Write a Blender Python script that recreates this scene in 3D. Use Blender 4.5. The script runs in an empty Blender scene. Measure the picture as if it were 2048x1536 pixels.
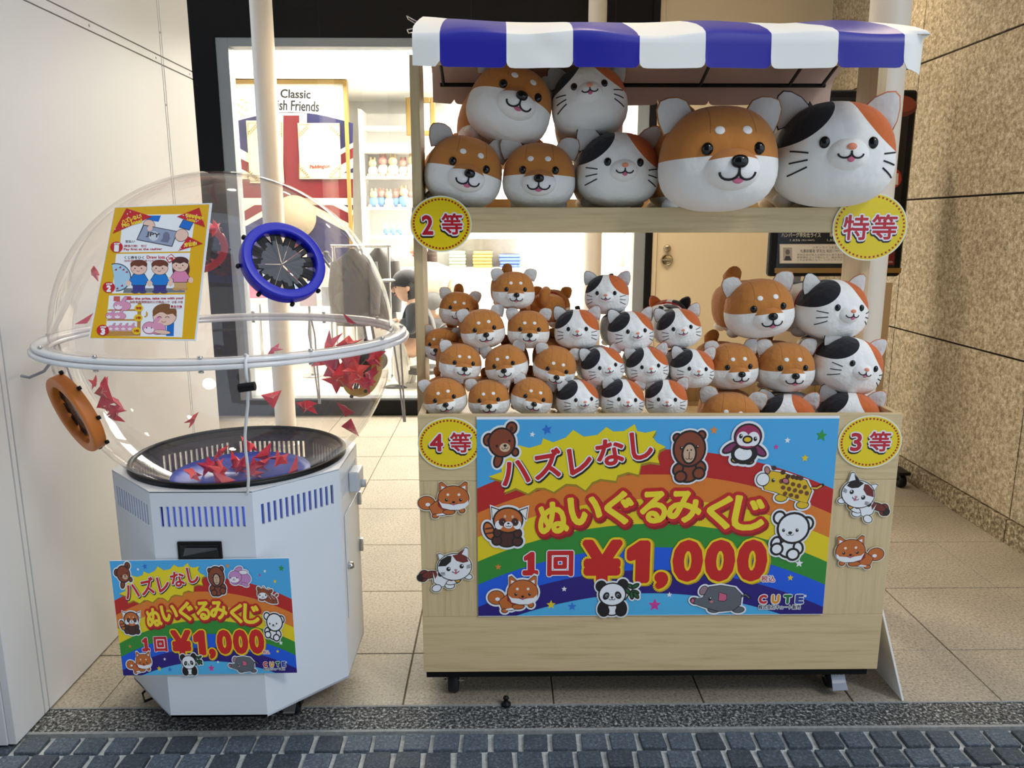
import bpy, math, random
from mathutils import Vector, Matrix, Euler
random.seed(7)
SC = bpy.context.scene
COL = SC.collection
# ------------------------------------------------------------------ camera
F_PX, PITCH, YAW, CAM_H = 1560.0, math.radians(11.52), 0.0125, 1.35
cam_data = bpy.data.cameras.new('camera')
cam_data.sensor_width = 36.0
cam_data.lens = F_PX / 2048.0 * 36.0
cam_data.clip_start = 0.05
cam = bpy.data.objects.new('camera', cam_data)
COL.objects.link(cam)
cam.location = (0, 0, CAM_H)
cam.rotation_euler = (math.pi / 2 - PITCH, 0, -YAW)
SC.camera = cam
# ------------------------------------------------------------------ view, world, lights
SC.view_settings.view_transform = 'Standard'
SC.view_settings.look = 'None'
SC.view_settings.gamma = 1.0
SC.view_settings.use_curve_mapping = False
SC.view_settings.exposure = 0.0
SC.cycles.max_bounces = 7
SC.cycles.diffuse_bounces = 3
SC.cycles.glossy_bounces = 3
SC.cycles.transparent_max_bounces = 20
W = bpy.data.worlds.new('sky')
SC.world = W
W.use_nodes = True
bg = W.node_tree.nodes['Background']
bg.inputs['Color'].default_value = (0.70, 0.82, 1.0, 1)
bg.inputs['Strength'].default_value = 1.45


def lamp(name, kind, loc, energy, color, rot=(0, 0, 0), **kw):
    d = bpy.data.lights.new(name, kind)
    d.energy = energy
    d.color = color
    for k, v in kw.items():
        setattr(d, k, v)
    o = bpy.data.objects.new(name, d)
    COL.objects.link(o)
    o.location = loc
    o.rotation_euler = rot
    return o


WARM = (1.0, 0.80, 0.56)
# low hazy sun coming down the street from the picture's right
SUN_EL, SUN_AZ = math.radians(43), math.radians(45)
sun_dir = Vector((math.sin(SUN_AZ) * math.cos(SUN_EL), -math.cos(SUN_AZ) * math.cos(SUN_EL), math.sin(SUN_EL)))
sun = lamp('sun', 'SUN', (4, -4, 6), 0.75, (1.0, 0.95, 0.88), angle=math.radians(9))
sun.rotation_euler = sun_dir.to_track_quat('Z', 'Y').to_euler()
# shop ceiling panels (their fixtures are built with the shop)
lamp('shop_light', 'AREA', (-0.9, 7.0, 2.86), 240, (1.0, 0.95, 0.86), shape='RECTANGLE', size=2.2, size_y=1.6)
lamp('shop_light', 'AREA', (1.2, 7.0, 2.86), 230, (1.0, 0.95, 0.86), shape='RECTANGLE', size=1.6, size_y=1.6)
# recessed warm downlights in the passage ceiling (fixtures built with the ceiling)
DOWNLIGHTS = [(-0.9, 3.0, 26), (0.35, 2.42, 30), (1.55, 3.0, 34), (-0.5, 4.4, 78), (0.6, 4.4, 78), (1.7, 4.4, 56)]
for (lx, ly, le) in DOWNLIGHTS:
    lamp('downlight', 'SPOT', (lx, ly, 3.03), le, WARM, spot_size=math.radians(125), spot_blend=0.7, shadow_soft_size=0.06)


# ------------------------------------------------------------------ pixels to places
def ray(px, py):
    xc = (px - 1024) / F_PX
    yc = (768 - py) / F_PX
    yd = math.cos(PITCH) + yc * math.sin(PITCH)
    z = -math.sin(PITCH) + yc * math.cos(PITCH)
    return Vector((xc * math.cos(YAW) + yd * math.sin(YAW), -xc * math.sin(YAW) + yd * math.cos(YAW), z))


CAMP = Vector((0, 0, CAM_H))


def at_y(px, py, y):
    d = ray(px, py)
    return CAMP + d * (y / d.y)


def at_z(px, py, z):
    d = ray(px, py)
    return CAMP + d * ((z - CAM_H) / d.z)


def at_x(px, py, x):
    d = ray(px, py)
    return CAMP + d * (x / d.x)


def at_plane(px, py, p, n):
    d = ray(px, py)
    return CAMP + d * ((p - CAMP).dot(n) / d.dot(n))


def px_size(y, py=700):
    """metres per photo pixel at depth y"""
    d = ray(1024, py)
    return y / d.y / F_PX


# ------------------------------------------------------------------ materials
def lin(c):
    if isinstance(c, str):
        c = tuple(int(c[i:i + 2], 16) for i in (0, 2, 4))
    out = []
    for v in c:
        v = v / 255.0
        out.append(v / 12.92 if v <= 0.04045 else ((v + 0.055) / 1.055) ** 2.4)
    return tuple(out) + (1.0,)


MATS = {}


def M(name, color=(200, 200, 200), rough=0.6, metal=0.0, **kw):
    if name in MATS:
        return MATS[name]
    m = bpy.data.materials.new(name)
    m.use_nodes = True
    b = m.node_tree.nodes['Principled BSDF']
    b.inputs['Base Color'].default_value = lin(color)
    b.inputs['Roughness'].default_value = rough
    b.inputs['Metallic'].default_value = metal
    for k, v in kw.items():
        b.inputs[k].default_value = v
    MATS[name] = m
    return m


class NT:
    """small node helper on a material"""

    def __init__(self, m):
        self.t = m.node_tree
        self.b = self.t.nodes.get('Principled BSDF')

    def n(self, typ, **kw):
        x = self.t.nodes.new(typ)
        for k, v in kw.items():
            setattr(x, k, v)
        return x

    def l(self, a, b):
        self.t.links.new(a, b)

    def val(self, sock, v):
        if hasattr(v, 'is_output'):
            self.l(v, sock)
        else:
            sock.default_value = v

    def math(self, op, a, b=0.0, c=0.0):
        x = self.n('ShaderNodeMath', operation=op)
        self.val(x.inputs[0], a)
        self.val(x.inputs[1], b)
        self.val(x.inputs[2], c)
        return x.outputs[0]

    def mix(self, fac, a, b):
        x = self.n('ShaderNodeMix', data_type='RGBA')
        self.val(x.inputs[0], fac)
        self.val(x.inputs[6], a)
        self.val(x.inputs[7], b)
        return x.outputs[2]

    def coords(self, kind='Object', scale=None):
        c = self.n('ShaderNodeTexCoord').outputs[kind]
        if scale:
            mp = self.n('ShaderNodeMapping')
            mp.inputs['Scale'].default_value = scale
            self.l(c, mp.inputs['Vector'])
            c = mp.outputs[0]
        return c

    def noise(self, vec, scale, detail=4, rough=0.6):
        x = self.n('ShaderNodeTexNoise')
        self.l(vec, x.inputs['Vector'])
        x.inputs['Scale'].default_value = scale
        x.inputs['Detail'].default_value = detail
        x.inputs['Roughness'].default_value = rough
        return x.outputs[0]

    def ramp(self, fac, stops):
        x = self.n('ShaderNodeValToRGB')
        el = x.color_ramp.elements
        while len(el) < len(stops):
            el.new(0.5)
        for e, (p, c) in zip(el, stops):
            e.position = p
            e.color = c if len(c) == 4 and max(c) <= 1.0 else lin(c)
        self.l(fac, x.inputs[0])
        return x.outputs[0]

    def bump(self, h, strength=0.3, dist=0.01):
        x = self.n('ShaderNodeBump')
        x.inputs['Strength'].default_value = strength
        x.inputs['Distance'].default_value = dist
        self.l(h, x.inputs['Height'])
        self.l(x.outputs[0], self.b.inputs['Normal'])


def speckle(name, stops, scale, rough=0.8, bump=0.25, dist=0.002, big=None, kind='Object'):
    """granite-like speckled material; stops are colour-ramp stops of the fine grain"""
    m = M(name, (128, 128, 128), rough)
    h = NT(m)
    c = h.n('ShaderNodeNewGeometry').outputs['Position'] if kind == 'World' else h.coords(kind)
    f = h.noise(c, scale, 6, 0.75)
    col = h.ramp(f, stops)
    if big:
        g = h.noise(c, big[0], 3, 0.5)
        gr = h.ramp(g, [(0.35, (big[1],) * 3 + (1.0,)), (0.65, (1.0, 1.0, 1.0, 1.0))])
        mx = h.n('ShaderNodeMix', data_type='RGBA', blend_type='MULTIPLY')
        mx.inputs[0].default_value = 1.0
        h.l(col, mx.inputs[6])
        h.l(gr, mx.inputs[7])
        col = mx.outputs[2]
    h.l(col, h.b.inputs['Base Color'])
    if bump:
        h.bump(f, bump, dist)
    return m


def wood(name, axis='X', base=(212, 188, 142), dark=(192, 166, 120)):
    m = M(name, base, 0.5)
    h = NT(m)
    sc = {'X': (1.2, 9, 26), 'Z': (26, 9, 1.2), 'Y': (26, 1.2, 26)}[axis]
    c = h.coords('Object', sc)
    f = h.noise(c, 3.0, 5, 0.6)
    g = h.noise(c, 14.0, 3, 0.6)
    s = h.math('ADD', h.math('MULTIPLY', f, 0.75), h.math('MULTIPLY', g, 0.25))
    h.l(h.ramp(s, [(0.32, dark), (0.5, base), (0.7, tuple(min(255, v + 8) for v in base))]), h.b.inputs['Base Color'])
    h.bump(s, 0.05, 0.002)
    return m


def fabric(name, color, rough=0.95, scale=260, bump=0.25):
    m = M(name, color, rough)
    h = NT(m)
    c = h.coords('Object')
    f = h.noise(c, scale, 3, 0.6)
    h.bump(f, bump, 0.01)
    m.node_tree.nodes['Principled BSDF'].inputs['Sheen Weight'].default_value = 0.25
    return m


def clear_plastic(name, tint=(1, 1, 1), rough=0.02, ior=1.49, veil=0.0, veil_color=(0.9, 0.9, 0.9), edge=0.8):
    """thin clear sheet: straight-through transmission with Fresnel reflection"""
    m = bpy.data.materials.new(name)
    m.use_nodes = True
    t = m.node_tree
    t.nodes.clear()
    out = t.nodes.new('ShaderNodeOutputMaterial')
    tr = t.nodes.new('ShaderNodeBsdfTransparent')
    tr.inputs[0].default_value = tuple(tint) + (1,)
    gl = t.nodes.new('ShaderNodeBsdfGlossy')
    gl.inputs['Roughness'].default_value = rough
    # Schlick reflectance, the same from both sides of the sheet
    lw = t.nodes.new('ShaderNodeLayerWeight')
    lw.inputs['Blend'].default_value = 0.5
    pw = t.nodes.new('ShaderNodeMath')
    pw.operation = 'POWER'
    t.links.new(lw.outputs['Facing'], pw.inputs[0])
    pw.inputs[1].default_value = 5.0
    ma = t.nodes.new('ShaderNodeMath')
    ma.operation = 'MULTIPLY_ADD'
    t.links.new(pw.outputs[0], ma.inputs[0])
    f0 = 2 * ((ior - 1) / (ior + 1)) ** 2
    ma.inputs[1].default_value = edge - f0
    ma.inputs[2].default_value = f0
    mx = t.nodes.new('ShaderNodeMixShader')
    t.links.new(ma.outputs[0], mx.inputs[0])
    first = tr
    if veil:
        df = t.nodes.new('ShaderNodeBsdfDiffuse')
        df.inputs[0].default_value = tuple(veil_color) + (1,)
        m2 = t.nodes.new('ShaderNodeMixShader')
        m2.inputs[0].default_value = veil
        t.links.new(tr.outputs[0], m2.inputs[1])
        t.links.new(df.outputs[0], m2.inputs[2])
        first = m2
    t.links.new(first.outputs[0], mx.inputs[1])
    t.links.new(gl.outputs[0], mx.inputs[2])
    t.links.new(mx.outputs[0], out.inputs[0])
    MATS[name] = m
    return m


# ------------------------------------------------------------------ objects
def link(o, parent=None):
    COL.objects.link(o)
    if parent is not None:
        o.parent = parent
        if parent.parent is None:
            o.location = -Vector(parent.location)
    return o


def tag(o, label=None, cat=None, group=None, kind=None):
    if label:
        o['label'] = label
    if cat:
        o['category'] = cat
    if group:
        o['group'] = group
    if kind:
        o['kind'] = kind
    return o


def thing(name, label, cat, loc=(0, 0, 0), group=None):
    o = bpy.data.objects.new(name, None)
    o.empty_display_size = 0.05
    COL.objects.link(o)
    o.location = loc
    return tag(o, label, cat, group)


class MB:
    """collects faces of one mesh"""

    def __init__(self):
        self.v, self.f, self.m, self.mats, self.s = [], [], [], [], []

    def mi(self, mat):
        if mat is None:
            return 0
        if mat not in self.mats:
            self.mats.append(mat)
        return self.mats.index(mat)

    def add(self, verts, faces, mat=None, smooth=False):
        k = len(self.v)
        self.v += [tuple(p) for p in verts]
        i = self.mi(mat)
        for f in faces:
            self.f.append(tuple(j + k for j in f))
            self.m.append(i)
            self.s.append(smooth)
        return self

    def box(self, x0, x1, y0, y1, z0, z1, mat=None):
        v = [(x, y, z) for x in (x0, x1) for y in (y0, y1) for z in (z0, z1)]
        return self.add(v, [(0, 1, 3, 2), (4, 6, 7, 5), (0, 4, 5, 1), (2, 3, 7, 6), (0, 2, 6, 4), (1, 5, 7, 3)], mat)

    def obox(self, o, ex, ey, ez, mat=None):
        """oriented box: corner o, edge vectors"""
        o, ex, ey, ez = map(Vector, (o, ex, ey, ez))
        v = [o + ex * a + ey * b + ez * c for a in (0, 1) for b in (0, 1) for c in (0, 1)]
        return self.add(v, [(0, 1, 3, 2), (4, 6, 7, 5), (0, 4, 5, 1), (2, 3, 7, 6), (0, 2, 6, 4), (1, 5, 7, 3)], mat)

    def tube(self, pts, r, n=8, mat=None, closed=False, caps=True):
        pts = [Vector(p) for p in pts]
        k = len(pts)
        rr = r if isinstance(r, (list, tuple)) else [r] * k
        rings = []
        ref = None
        for i, p in enumerate(pts):
            if closed:
                t = (pts[(i + 1) % k] - pts[i - 1]).normalized()
            else:
                t = (pts[min(i + 1, k - 1)] - pts[max(i - 1, 0)]).normalized()
            if ref is None:
                ref = Vector((0, 0, 1)) if abs(t.z) < 0.9 else Vector((1, 0, 0))
            a = t.cross(ref).normalized()
            b = a.cross(t).normalized()
            ref = b
            rings.append([p + (a * math.cos(2 * math.pi * j / n) + b * math.sin(2 * math.pi * j / n)) * rr[i] for j in range(n)])
        v = [q for ring in rings for q in ring]
        f = []
        for i in range(k if closed else k - 1):
            i2 = (i + 1) % k
            for j in range(n):
                f.append((i * n + j, i * n + (j + 1) % n, i2 * n + (j + 1) % n, i2 * n + j))
        self.add(v, f, mat, True)
        if caps and not closed:
            self.add(rings[0], [tuple(range(n))[::-1]], mat)
            self.add(rings[-1], [tuple(range(n))], mat)
        return self

    def lathe(self, prof, c=(0, 0, 0), n=48, mat=None, axis=None, smooth=True, close=False):
        """prof: list of (radius, height); axis: unit vector (default z)"""
        c = Vector(c)
        az = Vector(axis).normalized() if axis is not None else Vector((0, 0, 1))
        ref = Vector((0, 0, 1)) if abs(az.z) < 0.95 else Vector((1, 0, 0))
        ax = az.cross(ref).normalized() if axis is not None else Vector((1, 0, 0))
        ay = az.cross(ax).normalized()
        v = []
        for (r, h) in prof:
            for j in range(n):
                t = 2 * math.pi * j / n
                v.append(c + az * h + (ax * math.cos(t) + ay * math.sin(t)) * r)
        f = []
        k = len(prof)
        for i in range(k if close else k - 1):
            i2 = (i + 1) % k
            for j in range(n):
                f.append((i * n + j, i * n + (j + 1) % n, i2 * n + (j + 1) % n, i2 * n + j))
        return self.add(v, f, mat, smooth)

    def disc(self, c, axis, r, n=32, mat=None):
        self.lathe([(r, 0)], c, n, None, axis)
        k = len(self.v)
        self.f.append(tuple(range(k - n, k)))
        self.m.append(self.mi(mat))
        self.s.append(False)
        return self

    def ball(self, c, rx, ry, rz, nu=20, nv=12, mat=None, power=2.0, rot=None):
        c = Vector(c)
        v = []
        for i in range(nv + 1):
            a = math.pi * i / nv
            for j in range(nu):
                b = 2 * math.pi * j / nu
                d = Vector((math.sin(a) * math.cos(b), math.sin(a) * math.sin(b), math.cos(a)))
                if power != 2.0:
                    d *= (abs(d.x) ** power + abs(d.y) ** power + abs(d.z) ** power) ** (-1 / power)
                d = Vector((d.x * rx, d.y * ry, d.z * rz))
                if rot is not None:
                    d = rot @ d
                v.append(c + d)
        f = []
        for i in range(nv):
            for j in range(nu):
                q = (i * nu + j, (i + 1) * nu + j, (i + 1) * nu + (j + 1) % nu, i * nu + (j + 1) % nu)
                if i == 0:
                    q = (q[0], q[1], q[2])
                elif i == nv - 1:
                    q = (q[0], q[1], q[3])
                f.append(q)
        return self.add(v, f, mat, True)

    def prism(self, poly, d, mat=None):
        """poly: list of 3-D points (planar); d: extrusion vector"""
        d = Vector(d)
        n = len(poly)
        v = [Vector(p) for p in poly] + [Vector(p) + d for p in poly]
        f = [tuple(range(n))[::-1], tuple(range(n, 2 * n))]
        f += [(i, (i + 1) % n, n + (i + 1) % n, n + i) for i in range(n)]
        return self.add(v, f, mat)

    def mesh(self, name, mat=None):
        me = bpy.data.meshes.new(name)
        me.from_pydata(self.v, [], self.f)
        ms = self.mats or ([mat] if mat else [])
        for x in ms:
            me.materials.append(x)
        if self.mats:
            me.polygons.foreach_set('material_index', self.m)
        me.polygons.foreach_set('use_smooth', self.s)
        me.update()
        return me

    def build(self, name, mat=None, parent=None, bevel=0.0, seg=2, solid=0.0, fixn=True):
        me = self.mesh(name, mat)
        if fixn:
            import bmesh
            bm = bmesh.new()
            bm.from_mesh(me)
            bmesh.ops.recalc_face_normals(bm, faces=bm.faces)
            bm.to_mesh(me)
            bm.free()
        o = bpy.data.objects.new(name, me)
        link(o, parent)
        if bevel:
            b = o.modifiers.new('bevel', 'BEVEL')
            b.width = bevel
            b.segments = seg
            b.limit_method = 'ANGLE'
        if solid:
            s = o.modifiers.new('solidify', 'SOLIDIFY')
            s.thickness = solid
            s.offset = 0
        return o


def box(name, mat, parent, x0, x1, y0, y1, z0, z1, bevel=0.0):
    return MB().box(x0, x1, y0, y1, z0, z1).build(name, mat, parent, bevel)


def struct(o):
    o['kind'] = 'structure'
    return o


def share(name, mesh, parent=None, loc=None):
    """another object on the same mesh data"""
    o = bpy.data.objects.new(name, mesh)
    COL.objects.link(o)
    if parent is not None:
        o.parent = parent
    if loc is not None:
        o.location = loc
    return o
# ================================================================== THE SETTING
m_tile = speckle('floor_tile_stone', [(0.32, (94, 86, 74)), (0.47, (158, 148, 130)), (0.60, (178, 168, 150)), (0.8, (208, 200, 184))], 120, 0.6, 0.12, 0.0008, big=(3.0, 0.86), kind='World')
m_grout = speckle('floor_grout', [(0.3, (78, 66, 50)), (0.7, (112, 98, 78))], 60, 0.9, 0)
m_gravel = speckle('aggregate', [(0.40, (14, 15, 16)), (0.49, (60, 61, 61)), (0.56, (136, 137, 134)), (0.66, (226, 226, 220))], 120, 0.8, 0.9, 0.004, kind='World')
m_kerb = speckle('kerb_stone', [(0.3, (120, 122, 120)), (0.7, (160, 162, 160))], 90, 0.8, 0.1)
m_cob_grout = speckle('sett_grout', [(0.3, (160, 164, 160)), (0.7, (214, 216, 210))], 70, 0.9, 0.5, 0.003, kind='World')
m_cob = [speckle('sett_stone_%d' % i, [(0.30, tuple(int(v * k) for v in (46, 54, 61))), (0.55, tuple(int(v * k) for v in (80, 91, 101))), (0.78, tuple(int(v * k) for v in (144, 155, 162)))], 130, 0.75, 0.5, 0.002, kind='World') for i, k in enumerate((0.8, 0.93, 1.05))]
m_granite = speckle('granite_wall', [(0.34, (116, 101, 77)), (0.45, (160, 144, 115)), (0.55, (192, 177, 148)), (0.68, (228, 219, 199))], 58, 0.7, 0.25, 0.002, big=(1.4, 0.88), kind='World')
m_granite_base = speckle('granite_base', [(0.38, (84, 70, 50)), (0.5, (136, 120, 92)), (0.64, (204, 190, 160))], 60, 0.75, 0.2, 0.002, kind='World')
m_joint = M('wall_joint', (48, 38, 30), 0.9)
m_white = M('white_panel', (203, 203, 202), 0.42)
m_white_gap = M('panel_gap', (118, 116, 112), 0.7)
m_black = M('black_metal', (12, 11, 11), 0.5, **{'Specular IOR Level': 0.25})
m_alu = M('aluminium', (150, 155, 158), 0.42, 0.25)
m_cream = M('cream_paint', (238, 222, 190), 0.5)
m_chrome = M('chrome', (210, 208, 204), 0.18, 1.0)
m_brass = M('nickel', (190, 180, 156), 0.25, 1.0)

# ---- street side: setts, kerb, aggregate strip
street = struct(box('floor_street', m_cob_grout, None, -8, 8, -8, 1.893, -0.06, -0.012))
strip = struct(box('floor_gravel_strip', m_gravel, None, -2.4, 2.6, 1.903, 2.006, -0.06, -0.001))
struct(box('trim_1', m_kerb, None, -2.4, 2.6, 1.893, 1.903, -0.06, 0.001))
struct(box('trim_2', m_kerb, None, -2.4, 2.6, 2.006, 2.0115, -0.06, 0.001))
import bmesh


def rounded_block(name, w, d, h, mat, r=0.008, seg=1, jit=0.0):
    bm = bmesh.new()
    bmesh.ops.create_cube(bm, size=1.0)
    for v in bm.verts:
        v.co = Vector((v.co.x * w, v.co.y * d, v.co.z * h - h / 2))
        v.co.x += random.uniform(-jit, jit)
        v.co.y += random.uniform(-jit, jit)
    bmesh.ops.bevel(bm, geom=[e for e in bm.edges], offset=r, segments=seg, affect='EDGES', profile=0.6)
    me = bpy.data.meshes.new(name)
    bm.to_mesh(me)
    bm.free()
    me.materials.append(mat)
    for p in me.polygons:
        p.use_smooth = False
    return me


setts = [rounded_block('sett', 0.0645, 0.0625, 0.05, m_cob[i % 3], 0.0035, 2, 0.0018) for i in range(9)]
row_y = [1.852, 1.780, 1.708, 1.636, 1.564, 1.492]
for r, y in enumerate(row_y):
    for k in range(50):
        o = share('cobblestone', setts[random.randrange(9)], street, (-1.89 + k * 0.0785 + (0.012, -0.004, 0.02, 0.0, 0.01, -0.01)[r] + random.uniform(-0.002, 0.002), y, random.uniform(-0.003, 0.001)))
        o.rotation_euler.z = random.choice((0, math.pi)) + random.uniform(-0.02, 0.02)

# ---- unseen building behind the viewer, added and sized to block the front sky
struct(box('wall_sky_block', M('sky_block_grey', (86, 82, 78), 0.8), None, -14.0, 2.6, -5.0, -4.6, 0.0, 15.0))

# ---- passage floor: square stone tiles
floor = struct(box('floor', m_grout, None, -2.6, 2.6, 2.0115, 5.6, -0.06, -0.004))
TP, TX0, TY0 = 0.4335, 0.145, 2.289
tile_mesh = {}
for i in range(-6, 6):
    for j in range(-1, 8):
        x0, x1 = TX0 + TP * i, TX0 + TP * (i + 1)
        y0, y1 = TY0 + 0.4365 * j, TY0 + 0.4365 * (j + 1)
        y0, y1 = max(y0, 2.0115), min(y1, 5.52)
        x0, x1 = max(x0, -2.5), min(x1, 2.30)
        if x1 - x0 < 0.05 or y1 - y0 < 0.05:
            continue
        key = (round(x1 - x0, 3), round(y1 - y0, 3))
        if key not in tile_mesh:
            tile_mesh[key] = rounded_block('tile', key[0] - 0.0035, key[1] - 0.0035, 0.03, m_tile, 0.0015, 1)
        share('tile', tile_mesh[key], floor, ((x0 + x1) / 2, (y0 + y1) / 2, random.uniform(-0.0006, 0.0006)))

# ---- white partition on the near side
XW = -1.285
wl = struct(box('wall_left', m_white_gap, None, -2.3, XW - 0.004, 1.848, 3.45, 0.006, 3.05))
for (y0, y1) in ((1.844, 1.974), (1.979, 1.996), (2.001, 3.146), (3.150, 3.163), (3.167, 3.45)):
    for (z0, z1) in ((0.006, 1.942), (1.946, 1.972), (1.976, 3.05)):
        box('panel', m_white, wl, XW - 0.02, XW, y0, y1, z0, z1, 0.0012)
box('end_panel', m_white, wl, -2.3, XW - 0.021, 1.840, 1.8475, 0.006, 3.05, 0.001)
for (yy, zz) in ((2.62, 1.959), (3.10, 1.959), (3.42, 1.959), (3.156, 1.80), (3.156, 2.06)):
    MB().lathe([(0.0, 0.0), (0.004, 0.0), (0.004, 0.001), (0.0, 0.001)], (XW, yy, zz), 10, axis=(1, 0, 0)).build('screw', m_alu, wl)

# ---- granite wall on the far side
XR = 2.182
wr = struct(box('wall_right', m_joint, None, XR + 0.012, XR + 0.35, 2.0, 5.5, 0.0, 3.05))
for (z0, z1) in ((0.112, 0.785), (0.794, 1.478), (1.487, 2.168), (2.177, 3.05)):
    for (y0, y1) in ((2.0, 3.147), (3.153, 4.287), (4.293, 5.5)):
        box('granite_panel', m_granite, wr, XR, XR + 0.03, y0, y1, z0, z1, 0.002)
for (y0, y1) in ((2.0, 3.147), (3.153, 4.287), (4.293, 5.5)):
    box('granite_base_block', m_granite_base, wr, XR - 0.012, XR + 0.03, y0, y1, 0.0, 0.106, 0.002)

# ---- shop front: black facade with a big window and a cream door
FY = 5.5
wb = struct(bpy.data.objects.new('wall_back', None))
COL.objects.link(wb)
box('black_panel', m_black, wb, -2.6, -1.886, FY, FY + 0.12, 0.0, 3.05)
box('black_lintel', m_black, wb, -1.886, 0.998, FY, FY + 0.12, 2.560, 3.05)
box('black_plinth', m_black, wb, -1.886, 0.998, FY - 0.01, FY + 0.12, 0.0, 0.112, 0.003)
box('black_mullion', m_black, wb, 0.998, 1.045, FY - 0.01, FY + 0.12, 0.0, 3.05, 0.002)
for xx in (-1.2, -0.2, 0.75):
    box('facade_seam', M('dark_seam', (5, 5, 5), 0.6), wb, xx, xx + 0.004, FY - 0.0006, FY + 0.01, 2.56, 3.05)
d1 = struct(bpy.data.objects.new('door_1', None))
COL.objects.link(d1)
box('door_jamb', m_cream, d1, 1.045, 1.077, FY, FY + 0.1, 0.0, 3.05, 0.002)
box('door_leaf', m_cream, d1, 1.083, 2.19, FY + 0.012, FY + 0.06, 0.008, 3.05, 0.002)
kx = at_y(1335, 497, FY)
dk = MB().lathe([(0, 0), (0.026, 0), (0.026, 0.012), (0.02, 0.02), (0, 0.02)], (kx.x, FY + 0.012, kx.z), 24, axis=(0, -1, 0)).build('deadbolt', m_brass, d1)
kx = at_y(1334, 520, FY)
kn = MB().lathe([(0, 0), (0.042, 0), (0.042, 0.016), (0.036, 0.022), (0.034, 0.012), (0, 0.012)], (kx.x, FY + 0.012, kx.z), 28, axis=(0, -1, 0)).build('door_handle', m_brass, d1)
MB().box(kx.x - 0.034, kx.x + 0.034, FY - 0.014, FY + 0.002, kx.z - 0.007, kx.z + 0.007).build('turn_bar', m_brass, kn, 0.003)

w1 = struct(bpy.data.objects.new('window_1', None))
COL.objects.link(w1)
box('window_frame', m_alu, w1, -1.886, -1.803, FY + 0.004, FY + 0.115, 0.112, 2.56, 0.003)
box('window_frame', m_alu, w1, 0.918, 0.998, FY + 0.004, FY + 0.115, 0.112, 2.56, 0.003)
box('window_frame', m_alu, w1, -1.803, 0.918, FY + 0.004, FY + 0.115, 2.503, 2.56, 0.003)
box('window_frame', m_alu, w1, -1.803, 0.918, FY + 0.004, FY + 0.115, 0.112, 0.128, 0.003)
m_glass = clear_plastic('shop_glass', (0.97, 0.985, 0.98), 0.0, 1.45)
box('pane', m_glass, w1, -1.803, 0.918, FY + 0.06, FY + 0.068, 0.128, 2.503)

# ---- passage ceiling with recessed lamps
m_ceil = M('ceiling_paint', (225, 220, 210), 0.8)
ceil = struct(box('ceiling', m_ceil, None, -2.6, 2.6, 2.05, 5.6, 3.05, 3.2))
m_lampface = M('lamp_face', (255, 240, 215), 0.5, 0.0)
m_lampface.node_tree.nodes['Principled BSDF'].inputs['Emission Color'].default_value = (1.0, 0.8, 0.56, 1)
m_lampface.node_tree.nodes['Principled BSDF'].inputs['Emission Strength'].default_value = 14.0
for i, (lx, ly, le) in enumerate(DOWNLIGHTS):
    t = thing('ceiling_downlight', 'recessed warm round downlight in the passage ceiling', 'downlight', (lx, ly, 3.045), 'passage ceiling downlights')
    MB().lathe([(0.075, 0.004), (0.075, -0.008), (0.058, -0.006), (0.058, 0.004)], (lx, ly, 3.045), 32).build('trim_ring', M('lamp_ring', (235, 235, 230), 0.4), t)
    MB().disc((lx, ly, 3.044), (0, 0, 1), 0.058, 24).build('lens', m_lampface, t)

# ---- round white posts between street and shop
m_post = M('white_post_paint', (234, 224, 208), 0.35)


def post(px, py, y, r, label):
    p = at_y(px, py, y)
    t = thing('round_post', label, 'post', (p.x, y, 0), 'round white posts')
    MB().lathe([(r, 0.0), (r, 3.05)], (p.x, y, 0), 40).build('shaft', m_post, t)
    MB().lathe([(r + 0.02, 0.0), (r + 0.02, 0.008), (r + 0.001, 0.012)], (p.x, y, 0), 40).build('foot_plate', m_post, t)
    return t


post(521, 0, 4.75, 0.0625, 'round white post seen through the clear globe, before the shop window')
post(1196, 0, 5.25, 0.058, 'round white post rising behind the middle of the striped awning')
post(1781, 20, 2.69, 0.0625, 'round white post close behind the right side of the wooden stall')
# ================================================================== TEXT AND FLAT PRINT
GLYPH_WORDS = set()
GLYPHS = {}


def make_glyphs(words):
    """turn every word into flat triangles once, before the scene is large"""
    made = []
    for w in sorted(words):
        c = bpy.data.curves.new('word', 'FONT')
        c.body = w
        c.resolution_u = 3
        o = bpy.data.objects.new('word', c)
        COL.objects.link(o)
        made.append((w, o, c))
    dg = bpy.context.evaluated_depsgraph_get()
    for w, o, c in made:
        ev = o.evaluated_get(dg)
        me = ev.to_mesh()
        vs = [(v.co.x, v.co.y) for v in me.vertices]
        fs = [tuple(p.vertices) for p in me.polygons]
        ev.to_mesh_clear()
        if vs:
            x0, x1 = min(v[0] for v in vs), max(v[0] for v in vs)
            y0, y1 = min(v[1] for v in vs), max(v[1] for v in vs)
            GLYPHS[w] = ([((x - (x0 + x1) / 2) / max(x1 - x0, 1e-6), (y - (y0 + y1) / 2) / max(y1 - y0, 1e-6)) for x, y in vs], fs, (x1 - x0) / max(y1 - y0, 1e-6))
    for w, o, c in made:
        bpy.data.objects.remove(o)
        bpy.data.curves.remove(c)


INK = {}


def ink(color, rough=0.35):
    key = color if isinstance(color, str) else '%02x%02x%02x' % tuple(color)
    if key not in INK:
        INK[key] = M('ink_' + key, key, rough)
    return INK[key]


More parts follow.
